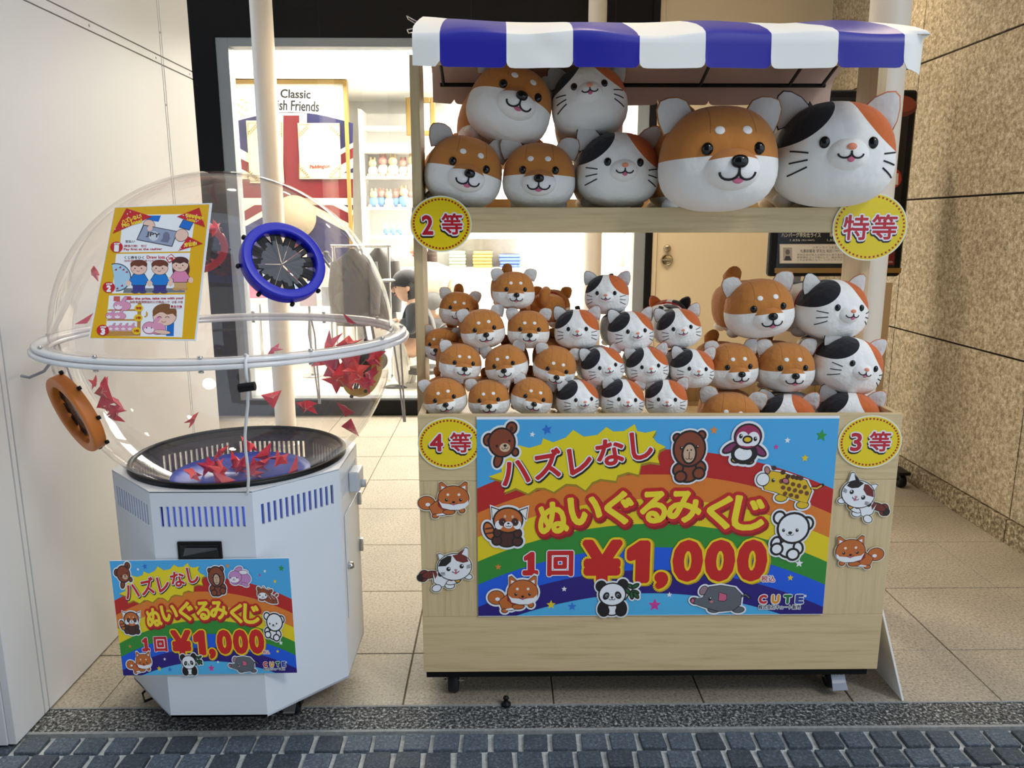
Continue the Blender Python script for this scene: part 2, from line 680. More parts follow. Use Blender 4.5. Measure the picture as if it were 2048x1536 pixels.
class Print:
    """flat print: 2-D shapes in drawing units (v down), mapped on a real surface by fn(u, v) -> point, lifted along n"""

    def __init__(self, fn, n, step=0.00012):
        self.fn, self.n, self.step = fn, Vector(n).normalized(), step
        self.mb = MB()
        self.k = 0

    def lift(self, layer):
        self.k = (self.k + 1) % 19
        return self.n * (self.step * (layer + 1 + self.k / 21.0))

    def poly(self, pts, color, layer):
        up = self.lift(layer)
        v = [self.fn(u, w) + up for u, w in pts]
        self.mb.add(v, [tuple(range(len(v)))], ink(color))

    def ell(self, cx, cy, rx, ry, color, layer, rot=0.0, n=28, a0=0.0, a1=2 * math.pi):
        cr, sr = math.cos(rot), math.sin(rot)
        pts = []
        full = abs(a1 - a0 - 2 * math.pi) < 1e-6
        k = n if full else n + 1
        for i in range(k):
            t = a0 + (a1 - a0) * i / n
            x, y = rx * math.cos(t), ry * math.sin(t)
            pts.append((cx + x * cr - y * sr, cy + x * sr + y * cr))
        self.poly(pts, color, layer)

    def line(self, pts, w, color, layer):
        """stroke as joined quads with round ends"""
        for (x0, y0), (x1, y1) in zip(pts, pts[1:]):
            d = math.hypot(x1 - x0, y1 - y0) or 1e-6
            nx, ny = -(y1 - y0) / d * w / 2, (x1 - x0) / d * w / 2
            self.poly([(x0 + nx, y0 + ny), (x1 + nx, y1 + ny), (x1 - nx, y1 - ny), (x0 - nx, y0 - ny)], color, layer)
        for (x, y) in pts:
            self.ell(x, y, w / 2, w / 2, color, layer, n=8)

    def arc(self, cx, cy, rx, ry, a0, a1, w, color, layer, n=8):
        self.line([(cx + rx * math.cos(a0 + (a1 - a0) * i / n), cy + ry * math.sin(a0 + (a1 - a0) * i / n)) for i in range(n + 1)], w, color, layer)

    def star(self, cx, cy, r, color, layer, rot=0.0):
        self.poly([(cx + (r if i % 2 == 0 else r * 0.45) * math.sin(math.pi * i / 5 + rot), cy - (r if i % 2 == 0 else r * 0.45) * math.cos(math.pi * i / 5 + rot)) for i in range(10)], color, layer)

    def text(self, w, cx, cy, tw, th, color, layer, rot=0.0, bold=0.0, nb=8, dx=0.0, dy=0.0, tone=None):
        """word fitted into a box tw x th round (cx, cy); bold = stroke growth in drawing units; tone = (cut, colour) for the upper part"""
        vs, fs, ar = GLYPHS[w]
        if tw is None:
            tw = th * ar
        if th is None:
            th = tw / ar
        cr, sr = math.cos(rot), math.sin(rot)
        offs = [(0.0, 0.0)]
        if bold:
            offs += [(bold * math.cos(2 * math.pi * k / nb), bold * math.sin(2 * math.pi * k / nb)) for k in range(nb)]
        for ox, oy in offs:
            up = self.lift(layer)
            pts = []
            for x, y in vs:
                a, b = x * tw + ox, -y * th + oy
                pts.append(self.fn(cx + dx + a * cr - b * sr, cy + dy + a * sr + b * cr) + up)
            self.mb.add(pts, fs, ink(color))

    def build(self, name, parent):
        return self.mb.build(name, None, parent, fixn=False)


WORDS = set('ハズレなしぬいぐるみくじ1回¥,0234等特CUTE税込')
WORDS |= {'株式会社キュート販売', 'STEP', '1', '2', '3', 'ハズレなし!', 'No lose!', '100%', '꽝없음!', '지금당장여기', '支払い', '請後付款!   정산', 'Pay first at the cashier',
          'くじ券をひく', 'Draw lots', '抽取獎券一張 뽑기(직접 하기)', 'Get the prize, take me with you!', '抽取有獎得獎後的公仔獎品一个  상품 수령', '景品交換', '特等', '2等', '3等', 'JPY', '♪',
          'My Classic', 'British Friends', 'Paddington', 'ハンバーグ早矢仕ライス', '早矢仕オムライス', '1,636', '1,527', '(税込1,800円)', 'ハヤシライスを生み出した', '丸善創業者 早矢仕 有的', '(1837-1901)', 'MARUZEN', 'café',
          '早矢仕氏が友人が訪れるとありあわせの肉類や', '野菜類をゴッタ煮にして、飯を添えて饗応した', 'これが評判となり、ハヤシライスと呼ばれる', '®', 'JPY'}
make_glyphs(WORDS)
# heavy figure one, plain and with a foot
GLYPHS['one'] = ([(-0.5, 0.30), (0.12, 0.5), (0.5, 0.5), (0.5, -0.5), (0.02, -0.5), (0.02, 0.17), (-0.5, 0.10)], [(0, 1, 5, 6), (1, 2, 3, 4, 5)], 0.5)
GLYPHS['one_foot'] = ([(-0.40, 0.30), (0.05, 0.5), (0.22, 0.5), (0.22, -0.36), (0.5, -0.36), (0.5, -0.5), (-0.5, -0.5), (-0.5, -0.36), (-0.12, -0.36), (-0.12, 0.26), (-0.40, 0.18)], [(0, 1, 9, 10), (1, 2, 3, 8, 9), (3, 4, 5, 6, 7, 8)], 0.6)


def plane_map(y):
    return lambda u, v: at_y(u, v, y)


# ================================================================== THE SHOP BEHIND THE WINDOW
m_shop_wall = M('shop_wall', (245, 242, 236), 0.8)
m_shop_floor = M('shop_floor', (222, 216, 205), 0.35)
SZ = 0.115
struct(box('floor_shop', m_shop_floor, None, -2.6, 2.6, 5.62, 9.2, 0.0, SZ))
struct(box('wall_shop_back', m_shop_wall, None, -2.6, 2.6, 9.0, 9.1, SZ, 2.95))
struct(box('wall_shop_left', m_shop_wall, None, -2.6, -2.5, 5.62, 9.0, SZ, 2.95))
struct(box('wall_shop_right', m_shop_wall, None, 1.9, 2.0, 5.62, 9.0, SZ, 2.95))
struct(box('ceiling_shop', m_ceil, None, -2.6, 2.6, 5.62, 9.1, 2.95, 3.05))
m_panel_light = M('shop_lamp_face', (255, 250, 240), 0.5)
m_panel_light.node_tree.nodes['Principled BSDF'].inputs['Emission Color'].default_value = (1.0, 0.95, 0.86, 1)
m_panel_light.node_tree.nodes['Principled BSDF'].inputs['Emission Strength'].default_value = 6.0
for lx, sx, lab in ((-0.9, 2.2, 'wide bright ceiling lamp panel over the flag display in the shop'), (1.2, 1.6, 'bright ceiling lamp panel over the shop shelves beside the door')):
    t = thing('ceiling_lamp_panel', lab, 'lamp', (lx, 7.0, 2.95))
    box('lamp_box', M('lamp_ring'), t, lx - sx / 2, lx + sx / 2, 6.2, 7.8, 2.90, 2.95)
    box('diffuser', m_panel_light, t, lx - sx / 2 + 0.03, lx + sx / 2 - 0.03, 6.23, 7.77, 2.895, 2.90)

# ---- flag display with posters
PY = 7.6
fp = plane_map(PY)
a, b = fp(440, 168), fp(706, 640)
fd = thing('display_board', 'tall shop display board with a large red, white and blue crossed flag', 'display board', ((a.x + b.x) / 2, PY, SZ))
m_gold = M('gold_frame', (150, 122, 66), 0.4, 0.3)
box('board', M('board_white', (246, 244, 238), 0.6), fd, a.x, b.x, PY + 0.001, PY + 0.05, SZ, a.z)
box('board_frame', m_gold, fd, b.x, b.x + 0.035, PY - 0.03, PY + 0.05, SZ, a.z + 0.035, 0.004)
box('board_frame', m_gold, fd, a.x, b.x, PY - 0.03, PY + 0.05, a.z, a.z + 0.035, 0.004)
p = Print(fp, (0, -1, 0), 0.001)
top = [(462 + i * 24.4, 250 - 26 * math.sin(math.pi * (0.06 + 0.9 * i / 10))) for i in range(11)]
navy, fred, fwh = (30, 30, 72), (98, 20, 27), (212, 194, 168)
p.poly(top + [(706, 600), (462, 600)], navy, 1)


def band(x0, y0, x1, y1, w, c, ly):
    dx, dy = x1 - x0, y1 - y0
    d = math.hypot(dx, dy)
    nx, ny = -dy / d * w / 2, dx / d * w / 2
    poly = [(x0 + nx, y0 + ny), (x1 + nx, y1 + ny), (x1 - nx, y1 - ny), (x0 - nx, y0 - ny)]
    # clip to the board's width
    out = []
    for side, keep in ((462, 1), (706, -1)):
        out = []
        for i in range(len(poly)):
            A, B = poly[i - 1], poly[i]
            ia, ib = (A[0] - side) * keep >= 0, (B[0] - side) * keep >= 0
            if ia != ib:
                t = (side - A[0]) / (B[0] - A[0])
                out.append((side, A[1] + (B[1] - A[1]) * t))
            if ib:
                out.append(B)
        poly = out
        if not poly:
            return
    p.poly(poly, c, ly)


for (ex, ey) in ((380, 268), (784, 268), (380, 488), (784, 488)):
    band(582, 378, ex, ey, 44, fwh, 2)
for (ex, ey) in ((380, 276), (784, 260), (380, 496), (784, 480)):
    band(582, 378, ex, ey, 18, fred, 3)
p.poly([(552, 226), (614, 226), (614, 600), (552, 600)], fwh, 4)
p.poly([(462, 346), (706, 346), (706, 410), (462, 410)], fwh, 4)
p.poly([(567, 231), (599, 231), (599, 600), (567, 600)], fred, 5)
p.poly([(462, 358), (706, 358), (706, 396), (462, 396)], fred, 5)
p.text('My Classic', 575, 190, 92, 22, (30, 31, 36), 2, 0.03, 0.6, 6)
p.text('British Friends', 582, 211, 112, 20, (30, 31, 36), 2, 0.04, 0.6, 6)
for sx in (485, 655):
    for k in range(7):
        p.ell(sx + 9 * math.sin(k * 2.1), 200 + 5 * k, 4, 2.5, (196, 178, 130), 2, k * 0.7, 10)
p.build('flag_print', fd)


def poster(name, label, x0, y0, x1, y1, y, draw, base=(184, 170, 140), frame=None):
    a, b = at_y(x0, y0, y), at_y(x1, y1, y)
    t = thing(name, label, 'poster', ((a.x + b.x) / 2, y, min(a.z, b.z)))
    box('sheet', ink(base, 0.5), t, min(a.x, b.x), max(a.x, b.x), y, y + 0.012, b.z, a.z)
    q = Print(plane_map(y), (0, -1, 0), 0.0008)
    draw(q)
    q.build('poster_print', t)
    return t


def scrolls(q, x0, y0, x1, y1, c=(104, 82, 36)):
    for (cx, cy, sx, sy) in ((x0, y0, 1, 1), (x1, y0, -1, 1), (x0, y1, 1, -1), (x1, y1, -1, -1)):
        for k in range(6):
            q.arc(cx + sx * (5 + 3 * k), cy + sy * (22 - 3.2 * k), 3, 3, 0, 4.5, 0.9, c, 1, 5)
        q.line([(cx + sx * 2, cy + sy * 2), (cx + sx * 26, cy + sy * 2)], 1.0, c, 1)
        q.line([(cx + sx * 2, cy + sy * 2), (cx + sx * 2, cy + sy * 30)], 1.0, c, 1)


def draw_a(q):
    scrolls(q, 596, 247, 682, 357)
    q.text('Paddington', 640, 334, 40, 9, (150, 20, 30), 1, -0.04, 0.3, 6)
    q.line([(632, 344), (652, 344)], 0.8, (200, 196, 190), 1)


poster('shop_poster', 'cream poster with gold scrolls and a small red word on the flag board', 595, 246, 683, 358, PY - 0.03, draw_a)


def draw_b(q):
    scrolls(q, 494, 244, 566, 364)
    q.arc(515, 272, 6, 14, 0, 6.28, 0.8, (206, 150, 130), 1, 14)
    for k in range(24):
        q.ell(498, 248 + 4.8 * k, 0.9, 0.9, (150, 130, 80), 1, n=6)
        q.ell(563, 248 + 4.8 * k, 0.9, 0.9, (150, 130, 80), 1, n=6)


poster('shop_poster', 'white scrolled poster half hidden by the round white post', 492, 241, 568, 366, PY - 0.03, draw_b)
a = at_y(590, 434, PY - 0.03)
rp = thing('round_plaque', 'round cream plaque on the flag board behind the globe', 'plaque', (a.x, PY - 0.03, a.z - 0.2))
q = Print(plane_map(PY - 0.03), (0, -1, 0), 0.001)
MB().lathe([(0, 0), (0.2, 0), (0.2, 0.02), (0, 0.02)], (a.x, PY - 0.028, a.z), 36, axis=(0, -1, 0)).build('plate', ink((160, 146, 118), 0.8), rp)

# ---- bright shelf unit with plush goods
m_shelf = M('shop_shelf_white', (250, 248, 244), 0.5)
SY = 8.3
su = thing('shelf_unit', 'tall white shop shelf unit full of small plush goods', 'shelf', (at_y(900, 500, SY).x, SY, SZ))
sx0, sx1 = at_y(728, 400, SY).x, at_y(1262, 400, SY).x
box('back_panel', m_shelf, su, sx0, sx1, SY + 0.35, SY + 0.38, SZ, 2.5)
box('side_panel', m_shelf, su, sx0 - 0.03, sx0, SY, SY + 0.38, SZ, 2.5)
box('side_panel', m_shelf, su, sx1, sx1 + 0.03, SY, SY + 0.38, SZ, 2.5)
shelf_z = []
for py in (252, 300, 352, 414, 470, 536, 620):
    z = at_y(800, py, SY).z
    shelf_z.append(z)
    box('shelf_board', m_shelf, su, sx0, sx1, SY, SY + 0.35, z - 0.025, z)
box('price_rail', M('price_rail', (196, 214, 190), 0.5), su, sx0, sx1, SY - 0.012, SY, shelf_z[4] - 0.04, shelf_z[4])
m_toy = [fabric('toy_fabric_%d' % i, c) for i, c in enumerate(((222, 190, 150), (120, 160, 214), (236, 226, 210), (214, 150, 140), (150, 120, 96)))]


def shop_toy(x, y, z, h, body, head, label, group):
    t = thing('small_plush_toy', label, 'plush toy', (x, y, z), group)
    MB().ball((x, y, z + h * 0.28), h * 0.26, h * 0.24, h * 0.3, 10, 7).build('body', body, t)
    MB().ball((x, y - h * 0.05, z + h * 0.68), h * 0.21, h * 0.2, h * 0.2, 10, 7).build('head', head, t)
    for s in (-1, 1):
        MB().ball((x + s * h * 0.1, y, z + h * 0.9), h * 0.06, h * 0.05, h * 0.12, 8, 5).build('ear', head, t)
        MB().ball((x + s * h * 0.2, y - h * 0.2, z + h * 0.07), h * 0.1, h * 0.16, h * 0.08, 8, 5).build('foot', head, t)
    return t


ORD = ('first', 'second', 'third', 'fourth', 'fifth', 'sixth', 'seventh')
for row, zz, hh, n, lab in ((2, shelf_z[2], 0.24, 5, 'small cream plush toy on the third shop shelf'), (3, shelf_z[3], 0.22, 7, 'small blue-coated plush toy on the middle shop shelf')):
    for k in range(n):
        x = at_y(748 + k * (20 if row == 2 else 15), 400, SY + 0.12).x
        shop_toy(x, SY + 0.12 + 0.03 * (k % 2), zz, hh * random.uniform(0.8, 1.05), m_toy[1] if row == 3 and k % 3 != 2 else m_toy[2], m_toy[0] if k % 2 == 0 else m_toy[3], ORD[k] + ' ' + lab + ', counted from the flag board', lab.replace('small', 'row of'))
for k in range(3):
    x = at_y(772 + k * 14, 455, SY + 0.1).x
    shop_toy(x, SY + 0.12, shelf_z[4], 0.13, m_toy[1], m_toy[2], ('first ', 'middle ', 'last ')[k] + 'tiny blue plush toy low on the shop shelf', 'tiny blue toys')
for i, (px, py, w, c, lab) in enumerate(((966, 536, 40, (190, 158, 90), 'stack of mustard folded cloth on the lower shop shelf'), (1020, 536, 44, (92, 116, 190), 'blue folded cloth on the lower shop shelf'), (915, 536, 34, (180, 190, 160), 'stack of sage folded cloth on the lower shop shelf'))):
    a = at_y(px, py, SY + 0.1)
    t = thing('folded_cloth', lab, 'folded cloth', (a.x, SY + 0.15, shelf_z[5]))
    hw = w * px_size(SY) / 2
    for k in range(5 if i != 1 else 4):
        box('fold', ink(tuple(min(255, int(v * (0.9 + 0.06 * k))) for v in c), 0.9), t, a.x - hw * random.uniform(0.9, 1), a.x + hw * random.uniform(0.9, 1), SY + 0.02, SY + 0.28, shelf_z[5] + 0.001 + 0.035 * k, shelf_z[5] + 0.035 * k + 0.033, 0.012)
# gilt frame on the shelf back
a, b = at_y(812, 196, SY), at_y(872, 272, SY)
gf = thing('picture_frame', 'gilt picture frame hanging beside the bright shop shelves', 'picture frame', ((a.x + b.x) / 2, SY - 0.02, b.z))
box('picture', ink((220, 226, 214), 0.5), gf, a.x + 0.03, b.x - 0.03, SY - 0.02, SY - 0.012, b.z + 0.03, a.z - 0.03)
for (x0, x1, z0, z1) in ((a.x, a.x + 0.05, b.z, a.z), (b.x - 0.05, b.x, b.z, a.z), (a.x + 0.05, b.x - 0.05, a.z - 0.05, a.z), (a.x + 0.05, b.x - 0.05, b.z, b.z + 0.05)):
    box('moulding', m_gold, gf, x0, x1, SY - 0.04, SY - 0.005, z0, z1, 0.008)
# soffit over the displays
struct(box('trim_3', m_shop_wall, None, -2.5, -0.62, 7.3, 8.9, 2.66, 2.95))

# ---- sales table with goods
TY = 6.9
a, b = at_y(488, 594, TY), at_y(704, 594, TY)
tb = thing('sales_table', 'white sales table with goods before the flag board', 'table', ((a.x + b.x) / 2, TY, SZ))
box('table_top', m_shelf, tb, a.x, b.x, TY - 0.25, TY + 0.35, a.z - 0.04, a.z, 0.004)
for x in (a.x + 0.04, b.x - 0.04):
    for y in (TY - 0.2, TY + 0.3):
        MB().tube([(x, y, SZ), (x, y, a.z - 0.04)], 0.02, 10).build('leg', m_chrome, tb)
for i, (px, w, h, c, lab) in enumerate(((520, 36, 26, (205, 120, 140), 'pink box of goods on the sales table'), (566, 30, 40, (226, 214, 196), 'cream box of goods on the sales table'), (612, 40, 24, (150, 178, 214), 'pale blue box on the sales table'), (650, 30, 60, (232, 220, 214), 'clear-topped white rack on the sales table'), (682, 24, 34, (214, 190, 150), 'tan box at the end of the sales table'))):
    q0 = at_y(px, 594, TY)
    s = px_size(TY)
    t = thing('goods_box', lab, 'box', (q0.x, TY, a.z))
    box('carton', ink(c, 0.6), t, q0.x - w * s / 2, q0.x + w * s / 2, TY - 0.12, TY + 0.12, a.z, a.z + h * s, 0.004)
    box('lid', ink(tuple(min(255, v + 18) for v in c), 0.6), t, q0.x - w * s / 2 - 0.006, q0.x + w * s / 2 + 0.006, TY - 0.126, TY + 0.126, a.z + h * s, a.z + h * s + 0.02, 0.004)

# ---- dark coat hanging from a rail
cx = at_y(722, 500, 6.35)
rk = thing('clothes_rail', 'chrome clothes rail standing inside the shop', 'clothes rail', (cx.x, 6.35, SZ))
rz = at_y(722, 492, 6.35).z
for s in (-0.22, 0.22):
    MB().tube([(cx.x + s, 6.35, SZ), (cx.x + s, 6.35, rz)], 0.012, 10).build('upright', m_chrome, rk)
    box('foot', m_chrome, rk, cx.x + s - 0.015, cx.x + s + 0.015, 6.15, 6.55, SZ, SZ + 0.02)
MB().tube([(cx.x - 0.24, 6.35, rz), (cx.x + 0.24, 6.35, rz)], 0.012, 10).build('bar', m_chrome, rk)
m_coat = fabric('coat_cloth', (74, 72, 72))
for k, (dx, w, col, lab) in enumerate(((-0.06, 0.30, m_coat, 'dark grey coat hanging on the clothes rail'), (0.12, 0.26, fabric('coat_cloth_b', (96, 92, 90)), 'mid grey jacket hanging beside the dark grey coat'))):
    t = thing('hanging_coat', lab, 'coat', (cx.x + dx, 6.35 + 0.14 * k, rz - 0.62))
    mb = MB()
    yy = 6.35 + 0.14 * k
    prof = [(0.03, 0.0), (0.06, -0.03), (w * 0.50, -0.10), (w * 0.52, -0.2), (w * 0.44, -0.38), (w * 0.52, -0.62)]
    rows = []
    for (hw, dz) in prof:
        rows.append([(cx.x + dx + hw * math.cos(2 * math.pi * j / 16), yy + 0.06 * math.sin(2 * math.pi * j / 16) + 0.012 * math.sin(j * 2.7), rz - 0.02 + dz) for j in range(16)])
    v = [q_ for r_ in rows for q_ in r_]
    mb.add(v, [(i * 16 + j, i * 16 + (j + 1) % 16, (i + 1) * 16 + (j + 1) % 16, (i + 1) * 16 + j) for i in range(len(prof) - 1) for j in range(16)], col, True)
    mb.build('coat_body', None, t)
    for s in (-1, 1):
        MB().tube([(cx.x + dx + s * w * 0.46, yy, rz - 0.13), (cx.x + dx + s * w * 0.56, yy - 0.02, rz - 0.34), (cx.x + dx + s * w * 0.52, yy - 0.03, rz - 0.54)], [0.05, 0.045, 0.04], 10).build('sleeve', col, t)
    MB().tube([(cx.x + dx, yy, rz - 0.03), (cx.x + dx, yy, rz + 0.012), (cx.x + dx, yy + 0.03, rz + 0.02)], 0.004, 6).build('hanger_hook', m_chrome, t)

# ---- folding stroller: two slanting bars and a seat
st = thing('stroller', 'folded stroller with two slanting dark bars inside the shop', 'stroller', (at_y(690, 560, 6.6).x, 6.6, SZ))
m_dark = M('dark_plastic', (30, 30, 32), 0.4)
for (x0, y0, x1, y1, dy) in ((640, 508, 722, 616, -0.04), (652, 506, 738, 620, 0.06)):
    A, B = at_y(x0, y0, 6.6 + dy), at_y(x1, y1, 6.6 + dy)
    D = Vector((B.x + 0.06, B.y, SZ + 0.1))
    MB().tube([A, B, D], 0.012, 8).build('frame_bar', m_dark, st)
    MB().ball(A, 0.03, 0.03, 0.02, 10, 6).build('grip', m_dark, st)
    MB().lathe([(0.03, -0.02), (0.085, -0.02), (0.085, 0.02), (0.03, 0.02)], (D.x, D.y, SZ + 0.087), 24, axis=(0, 1, 0), close=True).build('wheel', m_dark, st)

# ---- acrylic display stand legs glimpsed through the globe
for i, px in enumerate((618, 662)):
    A = at_y(px, 612, 6.4)
    t = thing('display_easel', 'slim chrome easel standing in front of the sales table' if i else 'slim chrome easel with pink edge beside the sales table', 'easel', (A.x, 6.4, SZ))
    MB().tube([(A.x, 6.4, SZ), (A.x, 6.4, A.z)], 0.014, 8).build('stem', m_chrome, t)
    MB().lathe([(0, 0), (0.08, 0), (0.08, 0.012), (0, 0.012)], (A.x, 6.4, SZ), 24).build('base', m_chrome, t)
    box('plate', ink((236, 214, 216) if i == 0 else (226, 228, 230), 0.4), t, A.x - 0.07, A.x + 0.07, 6.38, 6.395, A.z, A.z + 0.16, 0.003)
# ================================================================== PEOPLE IN THE SHOP
def skin_mesh(name, joints, edges, mat, parent, root=0, sub=2):
    """joints: list of (point, radius or (rx, ry)); grown as one continuous surface"""
    me = bpy.data.meshes.new(name)
    me.from_pydata([tuple(p) for p, r in joints], edges, [])
    o = bpy.data.objects.new(name, me)
    link(o, parent)
    o.modifiers.new('skin', 'SKIN')
    s = o.modifiers.new('subdivision', 'SUBSURF')
    s.levels = s.render_levels = sub
    if not me.skin_vertices:
        import bmesh as _b
        bm = _b.new()
        bm.from_mesh(me)
        bm.verts.layers.skin.verify()
        bm.to_mesh(me)
        bm.free()
    for i, (p, r) in enumerate(joints):
        d = me.skin_vertices[0].data[i]
        d.radius = r if isinstance(r, tuple) else (r, r)
        d.use_root = (i == root)
    me.materials.append(mat)
    for m_ in (o.modifiers['skin'],):
        m_.use_smooth_shade = True
    return o


m_skin = M('skin', (222, 178, 150), 0.5, **{'Subsurface Weight': 0.1})
m_hair = M('dark_hair', (30, 24, 22), 0.5)
m_jacket = fabric('black_jacket', (20, 20, 22))
m_cap_crown = fabric('dark_cap', (48, 46, 50))
m_cap_peak = fabric('grey_cap_peak', (150, 146, 142))
m_trouser = fabric('pale_trousers', (206, 200, 190))


def add_head(parent, c, face, r=0.105):
    """head with face features turned towards unit vector face"""
    face = Vector(face).normalized()
    side = face.cross(Vector((0, 0, 1))).normalized()
    mb = MB()
    mb.ball(c, r * 0.86, r * 0.86, r * 1.12, 20, 14)
    rotm = Matrix((side, face, Vector((0, 0, 1)))).transposed()
    mb.ball(c + face * r * 0.9 + Vector((0, 0, -r * 0.15)), r * 0.14, r * 0.2, r * 0.2, 8, 6, rot=rotm)
    for s in (-1, 1):
        mb.ball(c + side * s * r * 0.86 + Vector((0, 0, -r * 0.1)), r * 0.1, r * 0.16, r * 0.22, 8, 6, rot=rotm)
    h = mb.build('head', m_skin, parent)
    for s in (-1, 1):
        MB().ball(c + face * r * 0.76 + side * s * r * 0.34 + Vector((0, 0, r * 0.03)), r * 0.09, r * 0.06, r * 0.06, 8, 6, rot=rotm).build('eye', m_dark, h)
    MB().tube([c + face * r * 0.74 + side * k * r * 0.2 + Vector((0, 0, -r * 0.52)) + face * (0.06 * r if k == 0 else 0) for k in (-1, 0, 1)], r * 0.045, 6).build('mouth', M('lips', (176, 96, 88), 0.5), h)
    return h


def hand(parent, wrist, d, up, r=0.02):
    """palm with five separate curled fingers"""
    d = Vector(d).normalized()
    up = Vector(up).normalized()
    side = d.cross(up).normalized()
    J = [(wrist, 0.022), (wrist + d * 0.04, (0.036, 0.018)), (wrist + d * 0.08, (0.036, 0.016))]
    E = [(0, 1), (1, 2)]
    for k, ln in enumerate((0.06, 0.072, 0.068, 0.052)):
        base = len(J)
        o0 = wrist + d * 0.085 + side * (0.027 - 0.018 * k)
        J += [(o0, 0.009), (o0 + d * ln * 0.5 - up * 0.008, 0.0085), (o0 + d * ln * 0.85 - up * 0.03, 0.0075)]
        E += [(2, base), (base, base + 1), (base + 1, base + 2)]
    base = len(J)
    J += [(wrist + d * 0.035 + side * 0.045 - up * 0.006, 0.011), (wrist + d * 0.07 + side * 0.058 - up * 0.016, 0.009)]
    E += [(1, base), (base, base + 1)]
    return skin_mesh('hand', J, E, m_skin, parent, 0, 1)


# seated person in a cap, facing the sales table
Y1 = 6.02
P = lambda x, y, dy=0.0: at_y(x, y, Y1 + dy)
pr = thing('person', 'seated person in dark cap, black jacket and pale trousers inside the shop', 'person', (P(838, 700).x, Y1, SZ))
hip, chest, neck, headc = P(842, 692), P(838, 628), P(826, 603), P(812, 572)
kneeL, kneeR = P(800, 702, -0.10), P(808, 706, 0.12)
ankL, ankR = P(806, 770, -0.10), P(822, 772, 0.12)
shL, shR = P(832, 618, -0.17), P(836, 618, 0.17)
elL, elR = P(822, 662, -0.2), P(826, 662, 0.2)
wrL, wrR = P(797, 640, -0.14), P(797, 645, 0.1)
toeL, toeR = ankL + Vector((-0.13, 0, -0.04)), ankR + Vector((-0.13, 0, -0.04))
skin_mesh('body', [(hip, 0.11), (chest, 0.11), (neck, 0.045), (headc, 0.06), (kneeL, 0.05), (ankL, 0.035), (kneeR, 0.05), (ankR, 0.035), (shL, 0.05), (elL, 0.035), (wrL, 0.025), (shR, 0.05), (elR, 0.035), (wrR, 0.025)],
          [(0, 1), (1, 2), (2, 3), (0, 4), (4, 5), (0, 6), (6, 7), (1, 8), (8, 9), (9, 10), (1, 11), (11, 12), (12, 13)], m_skin, pr)
skin_mesh('jacket', [(hip + Vector((0, 0, 0.02)), (0.17, 0.2)), (chest, (0.16, 0.19)), (neck + Vector((0, 0, -0.02)), 0.075), (shL, 0.075), (elL, 0.06), (wrL + Vector((0.02, 0, 0)), 0.042), (shR, 0.075), (elR, 0.06), (wrR + Vector((0.02, 0, 0)), 0.042)],
          [(0, 1), (1, 2), (1, 3), (3, 4), (4, 5), (1, 6), (6, 7), (7, 8)], m_jacket, pr)
skin_mesh('trousers', [(hip, (0.16, 0.18)), (kneeL, 0.085), (ankL, 0.06), (kneeR, 0.085), (ankR, 0.06)], [(0, 1), (1, 2), (0, 3), (3, 4)], m_trouser, pr)
for a_, t_ in ((ankL, toeL), (ankR, toeR)):
    MB().ball((a_ + t_) / 2 + Vector((0, 0, -0.02)), 0.11, 0.045, 0.045, 12, 8).build('shoe', m_dark, pr)
hd = add_head(pr, headc, (-1, -0.25, -0.12), 0.108)
MB().ball(headc + Vector((0.03, 0.01, -0.01)), 0.095, 0.1, 0.115, 16, 10).build('hair', m_hair, pr)
cp = MB().ball(headc + Vector((0.012, 0, 0.04)), 0.115, 0.108, 0.09, 20, 10).build('cap', m_cap_crown, pr)
MB().ball(headc + Vector((-0.125, -0.03, 0.045)), 0.075, 0.075, 0.014, 16, 8).build('cap_peak', m_cap_peak, cp)
gl = MB()
for s in (-1, 1):
    gl.tube([headc + Vector((-0.092 + 0.01 * s, -0.03 + s * 0.036, 0.0)) + Vector((0.0, 0.026 * math.cos(t_), 0.022 * math.sin(t_))) for t_ in [k * 0.7 for k in range(9)]], 0.003, 5, closed=True)
gl.tube([headc + Vector((-0.09, -0.085, 0.005)), headc + Vector((0.0, -0.1, 0.01))], 0.003, 5)
gl.build('glasses', m_dark, pr)
hand(pr, wrL, (-1, 0, -0.2), (0, 0, 1))
hand(pr, wrR, (-1, 0, -0.2), (0, 0, 1))
sz_ = hip.z - 0.17
sl = thing('stool', 'low dark stool under the seated person in the cap', 'stool', (hip.x, Y1, SZ))
MB().lathe([(0, 0), (0.17, 0), (0.17, 0.03), (0, 0.03)], (hip.x + 0.02, Y1, sz_ - 0.03), 24).build('seat', m_dark, sl)
for k in range(3):
    t_ = k * 2.1 + 0.5
    MB().tube([(hip.x + 0.02 + 0.1 * math.cos(t_), Y1 + 0.1 * math.sin(t_), sz_ - 0.03), (hip.x + 0.02 + 0.15 * math.cos(t_), Y1 + 0.15 * math.sin(t_), SZ)], 0.012, 8).build('leg', m_chrome, sl)

